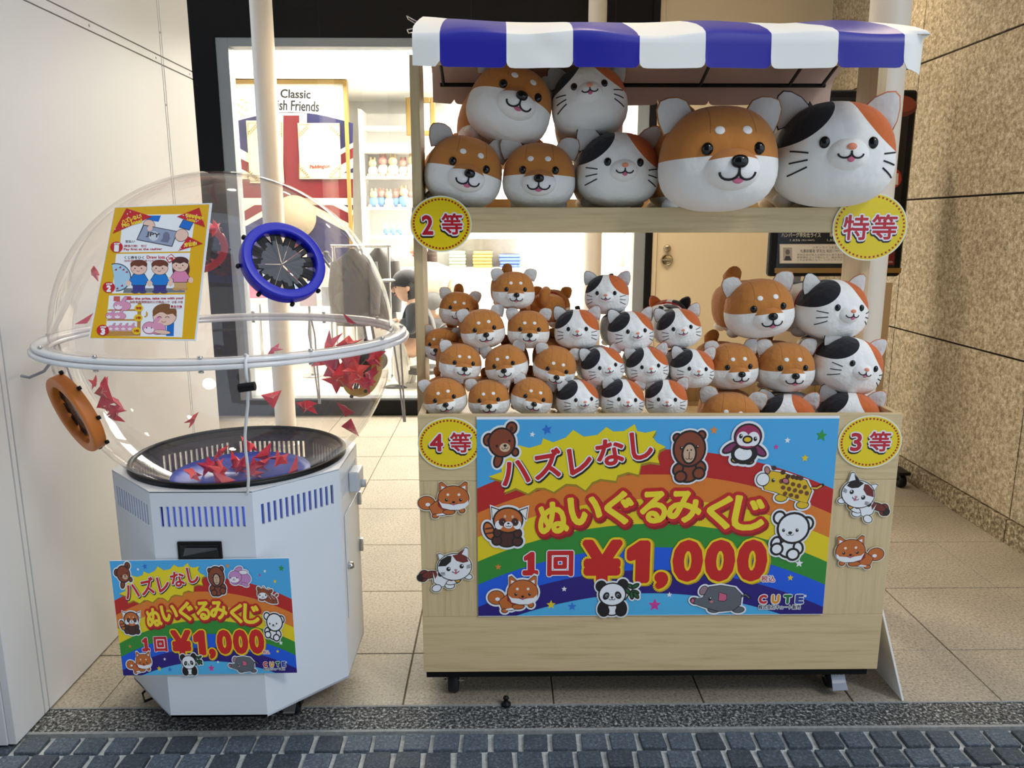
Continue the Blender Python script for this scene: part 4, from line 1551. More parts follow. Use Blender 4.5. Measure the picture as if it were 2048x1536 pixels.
G4, G3, G2, G1 = 'small fourth-prize plush toys piled in the bin', 'medium third-prize plush toys piled in the bin', 'second-prize plush toys on the upper shelf', 'large special-prize plush toys on the upper shelf'
S_ = 'small shiba plush '
C_ = 'small calico cat plush '
LIST = [
    # upper shelf
    ('shiba', 928, 344, 78, 2.31, 8, -13, 0, 'shiba plush tilted sideways at the end of the upper shelf, above the 2 badge', G2),
    ('shiba', 1078, 353, 74, 2.31, 0, -1, 0, 'level-faced shiba plush on the upper shelf beside the calico cat plush', G2),
    ('cat', 1235, 341, 83, 2.31, 10, -1, 0, 'calico cat plush on the upper shelf beside the big shiba plush', G2),
    ('shiba', 1020, 212, 85, 2.35, 15, -19, -8, 'tilted shiba plush lying on top of two shiba plushes under the awning', G2),
    ('cat', 1178, 206, 77, 2.36, 1, 6, -13, 'calico cat plush tucked under the awning beside the tilted shiba plush', G2),
    ('shiba', 1434, 320, 117, 2.17, 18, 1, 0, 'largest shiba plush overhanging the front lip of the upper shelf', G1),
    ('cat', 1664, 311, 117, 2.21, 17, -1, 0, 'largest calico cat plush beside the post at the shelf end', G1),
    # small prizes, bottom row
    ('shiba', 890, 794, 44, 2.09, 0, 12, 0, S_ + 'tilted up, first of the bottom row above the 4 badge', G4),
    ('shiba', 978, 797, 43, 2.09, 0, 4, 0, S_ + 'almost level, second of the bottom row', G4),
    ('shiba', 1064, 793, 43, 2.09, 6, -13, 0, S_ + 'tilted down, third of the bottom row next to a cat plush', G4),
    ('cat', 1155, 797, 43, 2.09, 20, 1, 0, C_ + 'first cat of the bottom row, next to a tilted shiba plush', G4),
    ('cat', 1245, 797, 44, 2.09, 14, -4, 0, C_ + 'middle cat of the bottom row', G4),
    ('cat', 1332, 797, 43, 2.09, 3, 1, 0, C_ + 'last cat of the bottom row, beside the bigger plushes', G4),
    # second row
    ('shiba', 921, 725, 43, 2.13, 10, -6, 0, S_ + 'with raised ear, first of the second row from below', G4),
    ('shiba', 1012, 728, 44, 2.13, -6, 12, 0, S_ + 'tilted up, second of the second row from below', G4),
    ('shiba', 1110, 731, 44, 2.13, 5, -11, 12, S_ + 'looking down, last shiba of the second row from below', G4),
    ('cat', 1205, 732, 43, 2.13, 18, 10, 0, C_ + 'tilted up, first cat of the second row from below', G4),
    ('cat', 1294, 732, 43, 2.13, 11, 6, 0, C_ + 'middle cat of the second row from below', G4),
    ('cat', 1384, 737, 44, 2.13, 17, -2, 0, C_ + 'last cat of the second row from below, against a medium shiba', G4),
    # third row
    ('shiba', 965, 658, 45, 2.17, 7, 7, 0, S_ + 'tilted up, first of the third row from below', G4),
    ('shiba', 1057, 659, 43, 2.17, 3, -1, 0, S_ + 'level, second of the third row beside a cat plush', G4),
    ('cat', 1154, 659, 46, 2.17, 1, 1, 0, C_ + 'facing ahead, first cat of the third row', G4),
    ('cat', 1261, 663, 46, 2.17, 18, 3, 0, C_ + 'looking aside, middle cat of the third row', G4),
    ('cat', 1357, 657, 45, 2.17, 12, 8, 0, C_ + 'tilted, last cat of the third row before the cream door', G4),
    # top of the pile
    ('shiba', 1027, 581, 43, 2.21, 7, -1, 0, S_ + 'alone on top of the shiba pile', G4),
    ('cat', 1214, 589, 45, 2.21, -3, 1, 0, C_ + 'alone on top of the cat pile before the shop window', G4),
    # plushes set further back
    ('shiba', 917, 618, 39, 2.30, 0, -8, 0, S_ + 'half hidden at the back beside the left post, upper one', G4),
    ('shiba', 884, 690, 38, 2.27, -16, -4, 0, S_ + 'squeezed at the back against the left post, lower one', G4),
    ('shiba', 1103, 612, 38, 2.42, 168, 0, 0, S_ + 'turned away, only its back and tail showing behind the pile', G4),
    ('cat', 1338, 634, 40, 2.40, 172, 0, 0, C_ + 'turned away behind the last cat of the third row', G4),
    # medium prizes
    ('shiba', 1459, 838, 62, 2.12, 5, -5, 0, 'medium shiba plush sunk behind the front board, only forehead showing', G3),
    ('cat', 1574, 838, 57, 2.12, 0, 0, 0, 'medium calico cat plush sunk behind the front board, between shiba and cat', G3),
    ('cat', 1697, 836, 61, 2.12, 8, -4, 0, 'medium calico cat plush sunk behind the front board, above the 3 badge', G3),
    ('shiba', 1462, 732, 53, 2.18, 20, 2, 0, 'medium shiba plush half covered by a small cat plush', G3),
    ('shiba', 1570, 734, 57, 2.18, 18, 1, 0, 'medium shiba plush in the middle layer beside a tilted cat plush', G3),
    ('cat', 1695, 731, 66, 2.17, 30, -14, 0, 'medium calico cat plush tilted sideways in the middle layer', G3),
    ('shiba', 1517, 617, 68, 2.22, 20, 6, 0, 'medium shiba plush on top of the medium pile, paws showing', G3),
    ('cat', 1662, 619, 69, 2.22, 35, -2, 0, 'medium calico cat plush with red collar on top of the medium pile', G3),
]
for (kind, px, py, hw, y, yaw, roll, pitch, lab, grp) in LIST:
    plush(kind, px, py, hw, y, yaw, roll, pitch, lab, grp)
# ================================================================== PRINTED SIGNS AND STICKERS
OUT = (26, 16, 14)


class Ani:
    """cartoon animal drawn as outlined shapes, with a white sticker edge"""

    def __init__(self):
        self.q = []

    def e(self, cx, cy, rx, ry, c, o=1, rot=0.0):
        self.q.append(('e', cx, cy, rx, ry, c, o, rot))
        return self

    def p(self, pts, c, o=1):
        self.q.append(('p', pts, c, o))
        return self

    def l(self, pts, w, c=OUT):
        self.q.append(('l', pts, w, c))
        return self

    def a(self, cx, cy, rx, ry, a0, a1, w, c=OUT):
        return self.l([(cx + rx * math.cos(a0 + (a1 - a0) * i / 7), cy + ry * math.sin(a0 + (a1 - a0) * i / 7)) for i in range(8)], w, c)

    def face(self, x, y, d, er=9, mw=14, nose=(26, 16, 14), nr=8):
        """two eyes, a nose and a mouth round (x, y); d = half eye distance"""
        for s in (-1, 1):
            self.e(x + s * d, y, er, er * 1.15, OUT, 0)
            self.e(x + s * d + er * 0.3, y - er * 0.45, er * 0.32, er * 0.32, (245, 245, 245), 0)
        self.e(x, y + er * 1.6, nr, nr * 0.7, nose, 0)
        self.a(x - mw * 0.5, y + er * 2.2, mw * 0.5, mw * 0.45, 0, math.pi, 3.5)
        self.a(x + mw * 0.5, y + er * 2.2, mw * 0.5, mw * 0.45, 0, math.pi, 3.5)
        return self

    def draw(self, P, cx, cy, s, L, mirror=False, rot=0.0, halo=16, ow=6, outc=OUT, halo_c=(232, 234, 236)):
        cr, sr = math.cos(rot), math.sin(rot)
        mi = -1 if mirror else 1

        def T(x, y):
            x = x * mi
            return (cx + s * (x * cr - y * sr), cy + s * (x * sr + y * cr))

        def grow(pts, d):
            mx = sum(p[0] for p in pts) / len(pts)
            my = sum(p[1] for p in pts) / len(pts)
            out = []
            for x, y in pts:
                r = math.hypot(x - mx, y - my) or 1
                out.append((x + (x - mx) / r * d, y + (y - my) / r * d))
            return out

        def one(k, d, c, ly):
            if k[0] == 'e':
                n = 24 if max(k[3], k[4]) > 14 else 12
                pts = []
                for i in range(n):
                    t = 2 * math.pi * i / n
                    x, y = (k[3] + d) * math.cos(t), (k[4] + d) * math.sin(t)
                    pts.append(T(k[1] + x * math.cos(k[7]) - y * math.sin(k[7]), k[2] + x * math.sin(k[7]) + y * math.cos(k[7])))
                P.poly(pts, c, ly)
            elif k[0] == 'p':
                P.poly([T(x, y) for x, y in grow(k[1], d)], c, ly)
        for k in self.q:
            if k[0] in 'ep' and k[-1 if k[0] == 'p' else 6]:
                one(k, halo, halo_c, L)
        ly = L + 1
        for k in self.q:
            if k[0] == 'l':
                P.line([T(x, y) for x, y in k[1]], k[2] * s, k[3], ly)
                ly += 1
            else:
                o = k[3] if k[0] == 'p' else k[6]
                if o:
                    one(k, ow, outc, ly)
                    ly += 1
                one(k, 0, k[2] if k[0] == 'p' else k[5], ly)
                ly += 1
        return ly


BR, DB, TAN, CREAM, RED2, PINK = (134, 62, 34), (74, 36, 26), (214, 184, 150), (238, 232, 220), (150, 30, 28), (206, 96, 128)
GREY, ORG, LW = (96, 100, 106), (196, 104, 40), (236, 238, 240)


def a_bear(c=BR):
    z = Ani()
    z.e(-100, -20, 30, 38, c, 1, 0.3).e(72, -105, 32, 36, c, 1, 0.3).e(-100, -16, 14, 20, DB, 0).e(72, -100, 14, 18, DB, 0)
    z.e(-28, 130, 24, 46, c, 1, 0.3).e(100, 70, 18, 22, c)
    z.e(0, 0, 92, 98, c)
    z.e(22, 36, 40, 32, TAN, 0).e(24, 22, 13, 10, OUT, 0)
    z.e(-38, 26, 9, 10, OUT, 0).e(56, -12, 9, 10, OUT, 0)
    z.a(12, 38, 12, 10, 0, math.pi, 4).a(34, 34, 12, 10, 0, math.pi, 4)
    return z


def a_redpanda():
    z = Ani()
    z.p([(-125, -130), (-70, -110), (-118, -50)], (240, 236, 230)).p([(145, -125), (90, -105), (135, -45)], (240, 236, 230))
    z.e(-145, 45, 32, 62, ORG, 1, -0.35).l([(-172, 30), (-120, 22)], 13, DB).l([(-166, 66), (-114, 58)], 13, DB)
    z.e(-10, 100, 80, 62, DB).e(-88, 118, 30, 30, DB).e(72, 125, 32, 30, DB).e(-82, 58, 24, 28, DB).e(72, 66, 24, 28, DB)
    z.e(0, -35, 105, 88, ORG).e(-70, 0, 30, 34, LW, 0).e(70, 0, 30, 34, LW, 0)
    z.e(-44, -22, 28, 30, DB, 0).e(52, -22, 28, 30, DB, 0).e(-24, -65, 9, 12, TAN, 0).e(34, -62, 9, 12, TAN, 0).e(2, 0, 34, 26, LW, 0)
    z.e(-40, -20, 9, 10, OUT, 0).e(52, -20, 9, 10, OUT, 0).e(-37, -24, 3, 3, LW, 0).e(55, -24, 3, 3, LW, 0).e(2, -12, 10, 7, OUT, 0)
    z.a(-8, 4, 10, 9, 0, math.pi, 4).a(12, 4, 10, 9, 0, math.pi, 4)
    return z


def a_shiba():
    z = Ani()
    z.e(-160, 20, 62, 52, ORG).e(-150, 32, 18, 14, LW, 0)
    z.p([(-140, 50), (-70, -5), (20, 60), (60, 90), (-40, 120), (-110, 118)], ORG).e(-95, 124, 22, 14, ORG).p([(-90, 112), (10, 92), (30, 100), (-30, 118), (-80, 122)], LW, 0)
    z.l([(-70, -10), (-66, 40), (-20, 78)], 16, RED2)
    z.e(10, 92, 44, 18, ORG).e(110, 80, 20, 18, ORG)
    z.p([(-62, -40), (-58, -138), (-40, -146), (0, -110)], ORG).p([(152, -40), (152, -140), (134, -148), (88, -112)], ORG)
    z.p([(-46, -70), (-44, -118), (-10, -104)], LW, 0).p([(138, -70), (138, -120), (104, -106)], LW, 0)
    z.e(46, -20, 116, 96, ORG)
    z.p([(-68, 0), (-40, 22), (30, 30), (60, 30), (130, 22), (160, -4), (156, 30), (128, 60), (90, 74), (20, 74), (-40, 58)], LW, 0)
    z.e(4, -48, 11, 11, CREAM, 0).e(88, -48, 11, 11, CREAM, 0)
    z.face(46, -6, 54, 11, 26, OUT, 12)
    z.e(46, 30, 11, 8, (196, 92, 120), 0)
    return z


def a_cat(swap=False):
    z = Ani()
    M2 = (116, 42, 32)
    PA, PB = (M2, OUT) if swap else (OUT, M2)
    z.e(-190, 52, 34, 46, M2, 1, 0.3).e(-214, 66, 22, 26, (40, 22, 22), 1).e(-140, 40, 60, 26, M2, 1, -0.2)
    z.p([(-120, 20), (-20, -10), (60, 60), (40, 110), (-60, 140), (-110, 100)], LW).e(-90, 150, 34, 26, LW, 1, -0.4).e(10, 128, 34, 22, LW).e(150, 50, 30, 20, LW, 1, 0.3).e(40, 92, 56, 20, LW, 1, -0.3)
    z.p([(-118, 20), (-96, 2), (-84, 40), (-100, 72)], M2, 0).e(-62, 30, 18, 24, OUT, 0)
    z.l([(-40, 50), (20, 84), (90, 60)], 12, (110, 30, 50)).e(70, 82, 17, 17, (206, 150, 40))
    z.p([(-56, -40), (-80, -128), (-60, -132), (6, -96)], LW).p([(150, -70), (146, -178), (128, -184), (66, -130)], LW)
    z.p([(-40, -104), (8, -108), (0, -92)], PA, 0).p([(60, -130), (124, -176), (92, -118)], PB, 0)
    z.e(46, -28, 128, 106, LW, 1, -0.12)
    z.p([(-80, -30), (-58, -84), (-6, -118), (24, -116), (18, -70), (-20, -34)], PA, 0).p([(28, -122), (90, -136), (138, -106), (152, -74), (110, -62), (60, -78)], PB, 0)
    z.e(0, -10, 16, 18, OUT, 0).e(100, -34, 16, 18, OUT, 0).e(5, -16, 6, 6, LW, 0).e(105, -40, 6, 6, LW, 0)
    z.e(56, -4, 12, 8, (206, 130, 140), 0).a(44, 8, 13, 11, 0, math.pi, 5).a(68, 4, 13, 11, 0, math.pi, 5).e(58, 20, 10, 10, (206, 84, 116), 0)
    for k in range(3):
        z.l([(-58, 20 + 10 * k), (-26, 18 + 9 * k)], 4).l([(140, -40 + 10 * k), (168, -50 + 11 * k)], 4)
    return z


def a_panda():
    z = Ani()
    K = (28, 22, 24)
    z.l([(92, 18), (150, -70)], 10, (30, 60, 36))
    for (lx, ly, r) in ((130, -90, 0.4), (168, -92, -0.5), (110, -52, 0.9), (168, -44, 0.3), (142, -20, 1.4), (176, -20, 0.9)):
        z.e(lx, ly, 26, 9, (30, 96, 44), 1, r)
    z.e(-98, -92, 34, 36, K).e(70, -104, 34, 36, K).e(-10, 74, 66, 60, LW).e(-80, 78, 32, 50, K, 1, 0.3).e(66, 76, 32, 52, K, 1, -0.3).e(-72, 104, 34, 36, K).e(62, 104, 36, 34, K)
    z.e(-10, -28, 100, 84, LW).e(-58, -16, 24, 32, K, 0, 0.5).e(36, -22, 24, 32, K, 0, -0.5).e(-52, -18, 12, 12, (180, 184, 188), 0).e(34, -22, 12, 12, (180, 184, 188), 0).e(-50, -16, 8, 8, K, 0).e(36, -20, 8, 8, K, 0)
    z.e(-12, -6, 10, 8, K, 0).a(-24, 4, 12, 11, 0, math.pi, 4).a(0, 4, 12, 11, 0, math.pi, 4)
    return z


def a_capybara():
    z = Ani()
    z.e(-95, -142, 22, 22, BR).e(88, -160, 22, 24, BR).e(-8, 110, 80, 66, BR).e(-78, 88, 28, 38, BR, 1, 0.5).e(92, 72, 28, 38, BR, 1, -0.5).e(-56, 142, 36, 32, BR).e(80, 118, 36, 34, BR)
    z.e(0, -62, 112, 122, BR).e(0, -28, 44, 66, (206, 170, 140)).e(-62, -68, 11, 13, OUT, 0).e(58, -78, 11, 13, OUT, 0).e(-58, -72, 4, 4, LW, 0).e(62, -82, 4, 4, LW, 0)
    z.e(-14, -52, 6, 6, OUT, 0).e(14, -54, 6, 6, OUT, 0).l([(0, -40), (0, 2)], 5).a(-12, 4, 12, 10, 0, math.pi, 4).a(12, 4, 12, 10, 0, math.pi, 4)
    return z


def a_penguin():
    z = Ani()
    K = (30, 18, 24)
    z.e(-104, 22, 60, 22, (130, 46, 92), 1, -0.5).e(104, 40, 64, 22, (130, 46, 92), 1, 0.6)
    z.e(-62, 110, 26, 16, (222, 170, 60)).e(40, 120, 28, 16, (222, 170, 60))
    z.e(0, 64, 88, 68, K).e(-8, 66, 66, 48, LW, 0).e(20, -58, 94, 84, (160, 40, 84)).e(-18, -44, 46, 52, LW, 0).e(62, -42, 46, 52, LW, 0).e(20, -20, 66, 32, LW, 0)
    z.e(-34, -62, 14, 17, OUT, 0).e(76, -42, 14, 17, OUT, 0).e(-30, -68, 5, 5, LW, 0).e(80, -48, 5, 5, LW, 0).e(18, -38, 26, 17, (230, 190, 30))
    return z


def a_giraffe():
    z = Ani()
    Y_ = (224, 184, 26)
    z.l([(170, 18), (210, 20), (252, -4)], 22, OUT).l([(170, 18), (210, 20), (240, 2)], 14, (220, 170, 60))
    z.e(-60, 90, 44, 26, Y_).e(108, 144, 44, 26, Y_)
    z.p([(-215, -40), (-150, -110), (-60, -95), (120, -40), (168, 40), (140, 130), (60, 110), (-110, 46), (-190, 28)], Y_)
    z.e(-208, -48, 46, 44, LW).e(-180, -116, 16, 26, (190, 120, 110), 1, -0.4)
    for (x, y) in ((-130, -132), (-60, -100), (-20, -70), (20, -66), (50, -60), (80, -56)):
        z.e(x, y, 19, 17, (70, 40, 30), 0)
    for k in range(13):
        z.e(-68 + (k % 5) * 46 + (k // 5) * 18, -34 + (k // 5) * 46 + (k % 5) * 11, 15, 17, (112, 66, 30), 0, k)
    z.e(-130, -42, 12, 14, OUT, 0).e(-126, -48, 5, 5, LW, 0).a(-208, -20, 32, 20, 0.2, 1.6, 5).e(-36, -38, 22, 16, (190, 110, 120), 1, 0.3)
    return z


def a_polar():
    z = Ani()
    z.e(-96, -140, 36, 38, LW, 1).e(120, -94, 38, 40, LW, 1).e(-4, 96, 76, 62, LW).e(-110, 50, 26, 36, LW, 1, 0.5).e(66, 92, 26, 38, LW, 1, -0.3).e(-100, 100, 36, 34, LW).e(28, 142, 38, 34, LW)
    z.e(16, -60, 112, 106, LW)
    z.face(-6, -44, 52, 12, 28, OUT, 16)
    return z


def a_elephant():
    z = Ani()
    z.l([(160, -20), (200, -40), (235, -10)], 18, OUT).l([(160, -20), (200, -40), (230, -14)], 9, GREY)
    z.e(-40, 76, 48, 24, GREY).e(150, 80, 46, 22, GREY)
    z.e(-196, 8, 34, 22, GREY, 1, 0.3).e(-130, -74, 26, 36, (150, 120, 130), 1, 0.6)
    z.p([(-215, 20), (-190, -10), (-130, -20), (-90, -100), (0, -112), (110, -96), (168, -40), (164, 40), (110, 84), (0, 92), (-90, 66), (-160, 44)], GREY)
    z.e(-212, 6, 12, 16, PINK, 1).p([(-6, -58), (50, -40), (54, -6), (36, 10), (-8, 6)], PINK).e(-78, -8, 12, 14, OUT, 0).e(-74, -14, 5, 5, LW, 0).e(-64, 14, 14, 9, (206, 120, 130), 0)
    return z


def a_rabbit():
    z = Ani()
    K, W_ = (196, 136, 190), (238, 230, 238)
    z.e(112, 0, 26, 26, K).e(40, 20, 110, 66, K).e(70, 84, 46, 18, K, 1, 0.3).e(-70, 64, 46, 18, K, 1, 0.2)
    z.e(0, -84, 50, 24, K, 1, -0.3).e(60, -50, 58, 22, W_, 1, 0.0).e(-50, 0, 82, 66, K).e(-66, 30, 62, 32, W_, 0)
    z.face(-70, 6, 42, 9, 20, (60, 30, 50), 7)
    return z


def a_deer():
    z = Ani()
    K = (140, 66, 34)
    z.e(140, 10, 22, 12, K, 1, -0.6).e(40, 50, 110, 52, K, 1, 0.35).e(110, 92, 40, 16, K, 1, 0.3).e(-80, 60, 40, 16, K, 1, 0.1)
    z.e(-110, -66, 24, 30, K, 1, -0.5).e(56, -36, 36, 20, K, 1, -0.6).e(-40, -86, 12, 12, TAN).e(30, -64, 12, 12, TAN)
    z.e(-50, -10, 84, 64, K).e(-60, 14, 66, 40, LW, 0)
    z.face(-58, 4, 44, 11, 20, OUT, 7)
    for k in range(8):
        z.e(20 + 16 * k, 14 + (k % 3) * 18, 6, 6, LW, 0)
    return z


# ------------------------------------------------------------------ rainbow price poster (drawn in photo pixels of the large one)
def c5(x, y):
    return 940 + x * 0.26685, 830 + y * 0.26685


def c6(x, y):
    return 1300 + x * 0.26685, 830 + y * 0.26685


def price_poster(P, small=False):
    U0, U1, V0, V1 = 953, 1677, 835, 1232
    P.poly([(U0, V0), (U1, V0), (U1, V1), (U0, V1)], (70, 168, 224), 0)
    cols = [(186, 24, 22), (222, 122, 36), (232, 204, 10), (44, 138, 44), (16, 90, 216), (38, 16, 118), (78, 178, 226)]
    for k, (a0, c) in enumerate(zip((893.6, 943, 992, 1042, 1090, 1137, 1186), cols)):
        top_ = []
        for i in range(41):
            x = U0 + (U1 - U0) * i / 40
            y = a0 + (x - 1310) ** 2 / 1680
            if y <= V1:
                top_.append((x, max(y, V0)))
        if k == 6:
            h = math.sqrt((V1 - a0) * 1680)
            top_ = [(1310 - h, V1)] + top_ + [(1310 + h, V1)]
            P.poly(top_, c, k + 1)
        else:
            P.poly(top_ + [(U1, V1), (U0, V1)], c, k + 1)
    L = 9
    burst = [(135, 435), (235, 400), (230, 330), (190, 285), (300, 265), (360, 205), (440, 225), (530, 200), (545, 155), (620, 185), (715, 150), (770, 95), (850, 145), (950, 132), (1018, 75), (1070, 108), (1150, 105), (1228, 55), (1250, 105), (1310, 118), (1393, 100), (1365, 150), (1400, 190), (1470, 222), (1420, 245), (1408, 290), (1425, 340), (1350, 330), (1285, 345), (1270, 425), (1190, 405), (1110, 430), (1100, 470), (980, 455), (920, 480), (870, 540), (800, 495), (720, 490), (630, 550), (560, 520), (500, 520), (435, 562), (340, 520), (250, 555), (290, 480)]
    P.poly([(c5(x, y)[0] + 1.5, c5(x, y)[1] + 4.5) for x, y in burst], (158, 132, 20), L)
    P.poly([c5(x, y) for x, y in burst], (232, 210, 14), L + 1)
    L = 11
    for (px, py, r, c, ro) in ((1064, 864, 6, LW, 0.2), (1093, 855, 11, (40, 110, 205), -0.2), (1427, 857, 9, (222, 140, 60), 0), (1554, 890, 6, (206, 60, 150), 0), (1576, 877, 6.5, LW, 0), (1644, 868, 12, (44, 148, 60), 0.1), (1614, 912, 8, (230, 200, 30), 0), (995, 1129, 7, (222, 130, 50), 0), (1132, 1176, 6, LW, 0), (1105, 1209, 10, (230, 200, 30), 0), (1149, 1213, 10, (50, 120, 210), 0), (1322, 1211, 14, (206, 60, 150), 0), (1352, 1189, 6, LW, 0), (1619, 1125, 9, LW, 0), (1603, 1155, 7, (230, 200, 30), 0)):
        P.star(px, py, r, c, L, ro)
    red, dred = (196, 22, 28), (150, 12, 14)
    L = 12
    # 'no blanks' line
    top = a_bear().draw(P, *c5(237, 185), 0.26685, L, halo=28, ow=13)
    L = max(L + 20, top)
    for ch, x, y, w, h in (('ハ', 335, 405, 205, 165), ('ズ', 580, 342, 205, 205), ('レ', 825, 320, 165, 185), ('な', 1050, 258, 200, 185), ('し', 1285, 208, 150, 195)):
        u, v = c5(x, y)
        w, h = w * 0.26685, h * 0.26685
        P.text(ch, u, v, w, h, (14, 12, 12), L, -0.16, 5.4, 10, 2.2, 2.6)
        P.text(ch, u, v, w, h, LW, L + 1, -0.16, 4.4, 10)
        P.text(ch, u, v, w, h, red, L + 2, -0.16, 1.9, 8)
    # 'plush lottery' line
    L += 4
    line = [('ぬ', c5(625, 745), 215, 225, -0.10), ('い', c5(870, 690), 235, 195, -0.10), ('ぐ', c5(1130, 672), 205, 235, -0.04), ('る', c6(45, 668), 190, 225, 0.0), ('み', c6(280, 665), 245, 222, 0.03), ('く', c6(550, 705), 175, 235, 0.10), ('じ', c6(780, 722), 235, 240, 0.12)]
    for ch, (u, v), w, h, ro in line:
        w, h = w * 0.26685, h * 0.26685
        P.text(ch, u, v, w, h, dred, L, ro, 10.5, 16, 3.5, 4.5)
        P.text(ch, u, v, w, h, red, L + 1, ro, 9.6, 16)
    for ch, (u, v), w, h, ro in line:
        w, h = w * 0.26685, h * 0.26685
        P.text(ch, u, v, w, h, (240, 216, 40), L + 2, ro, 3.0, 10)
    # price line
    L += 4
    for ch, (u, v), w, h in (('one_foot', c5(455, 1095), 105, 165), ('回', c5(686, 1095), 185, 180)):
        w, h = w * 0.26685, h * 0.26685
        P.text(ch, u, v, w, h, LW, L, 0, 4.6, 10)
        P.text(ch, u, v, w, h, red, L + 1, 0, 2.6, 8)
    price = [('¥', c5(1010, 1085), 270, 300), ('one', c5(1290, 1085), 135, 285), (',', c6(125, 1232), 62, 92), ('0', c6(325, 1080), 190, 280), ('0', c6(575, 1080), 190, 280), ('0', c6(825, 1080), 190, 280)]
    for ch, (u, v), w, h in price:
        w, h = w * 0.26685, h * 0.26685
        P.text(ch, u, v, w, h, (196, 160, 14), L + 2, 0, 11.5, 16, 3.0, 1.5)
        P.text(ch, u, v, w, h, (238, 206, 18), L + 3, 0, 10.8, 16)
    for ch, (u, v), w, h in price:
        P.text(ch, u, v, w * 0.26685, h * 0.26685, (200, 22, 20), L + 4, 0, 6.4, 14)
    u, v = c6(960, 1222)
    for k, ch in enumerate('税込'):
        P.text(ch, u - 7.5 + 15 * k, v, 13, 12.5, LW, L + 5, 0, 2.0, 8)
        P.text(ch, u - 7.5 + 15 * k, v, 13, 12.5, (186, 30, 40), L + 6, 0, 0.3, 6)
    for ch, x, c in (('C', 930, (200, 40, 44)), ('U', 1030, (224, 150, 40)), ('T', 1125, (20, 110, 60)), ('E', 1218, (40, 60, 150))):
        u, v = c6(x, 1385)
        P.text(ch, u, v, 14, 16, LW, L + 5, 0, 3.6, 8)
        P.text(ch, u, v, 14, 16, c, L + 6, 0, 1.7, 8)
    u, v = c6(1262, 1360)
    P.text('®', u, v, 5, 5, LW, L + 5, 0, 0.3, 6)
    u, v = c6(1065, 1447)
    P.text('株式会社キュート販売', u, v, 88, 9.5, LW, L + 5, 0, 1.4, 8)
    P.text('株式会社キュート販売', u, v, 88, 9.5, (50, 52, 70), L + 6, 0, 0.3, 6)
    # animals
    L += 8
    sc = 0.26685
    a_redpanda().draw(P, *c5(283, 795), sc, L, halo=28, ow=12)
    a_shiba().draw(P, *c5(350, 1338), sc, L, halo=20, ow=6, outc=DB)
    a_panda().draw(P, *c5(1105, 1365), sc, L, halo=22, ow=10)
    a_capybara().draw(P, *c6(296, 296), sc, L, halo=28, ow=15)
    a_polar().draw(P, *c6(1110, 890), sc, L, halo=30, ow=17)
    a_elephant().draw(P, *c6(590, 1385), sc, L, halo=18, ow=5)
    if small:
        a_rabbit().draw(P, *c6(640, 240), sc * 1.15, L, halo=16, ow=4)
        a_deer().draw(P, *c6(1040, 470), sc * 1.05, L, halo=16, ow=4)
    else:
        a_penguin().draw(P, *c6(712, 205), sc, L, halo=30, ow=13)
        a_giraffe().draw(P, *c6(1075, 510), sc, L, halo=20, ow=6)


def board(name, label, cat, o, ex, ey, n, thick=0.003, col=(240, 242, 244)):
    """flat rigid sheet: top corner o, edges ex (across) and ey (down), face normal n"""
    t = thing(name, label, cat, o + ey + ex * 0.5)
    MB().obox(o, ex, ey, -n * thick).build('sheet', ink(col, 0.4), t)
    return t


NF = Vector((0, -1, 0))
o_, e1, e2 = at_y(953, 834, 1.9955), at_y(1679, 834, 1.9955), at_y(955, 1233, 1.9955)
ex_, ey_ = Vector((e1.x - o_.x, 0, 0)), Vector((0, 0, e2.z - o_.z))
pt_ = board('price_poster', 'large rainbow price poster on the front of the wooden stall', 'poster', o_, ex_, ey_, NF)
P = Print(lambda u, v: o_ + ex_ * ((u - 953) / 724.0) + ey_ * ((v - 835) / 397.0 * 0.985 + 0.012), NF, 0.00005)
price_poster(P)
P.build('poster_print', pt_)


# ------------------------------------------------------------------ round prize badges
def badge(px, py, rx, ry, y, words, sx, label):
    c = at_y(px, py, y)
    s = px_size(y, py)
    t = thing('prize_badge', label, 'badge', (c.x, y, c.z - ry * s), 'round yellow prize badges')
    ring = [(c.x + rx * s * math.cos(2 * math.pi * k / 56), y, c.z + ry * s * math.sin(2 * math.pi * k / 56)) for k in range(56)]
    MB().prism(ring, (0, 0.003, 0)).build('disc', ink((236, 234, 214), 0.4), t)
    Pb = Print(lambda u, v: Vector((c.x + u * s, y, c.z - v * s)), NF, 0.00006)
    Pb.ell(0, 0, rx - 2.5, ry - 2.5, (236, 208, 10), 1, n=56)
    nd = 50
    for k in range(nd):
        t0 = 2 * math.pi * k / nd
        for (a_, b_) in ((rx - 7, ry - 7),):
            x, z = a_ * math.cos(t0), b_ * math.sin(t0)
            d = math.atan2(z / b_ ** 2, x / a_ ** 2)
            cd, sd = math.cos(d), math.sin(d)
            q = [(x + du * cd - dv * sd, z + du * sd + dv * cd) for du, dv in ((-1.9, -1.9), (1.9, -1.9), (1.9, 1.9), (-1.9, 1.9))]
            Pb.poly(q, (170, 34, 20), 2)
    for (w, ux, uy, tw, th) in words:
        Pb.text(w, ux, uy, tw, th, (16, 14, 14), 3, 0, 4.6, 10, -1.2, 3.0)
        Pb.text(w, ux, uy, tw, th, (236, 236, 240), 4, 0, 4.0, 10)
        Pb.text(w, ux, uy, tw, th, (188, 22, 40), 5, 0, 1.5 if w in '234' else 1.0, 8)
    Pb.build('badge_print', t)


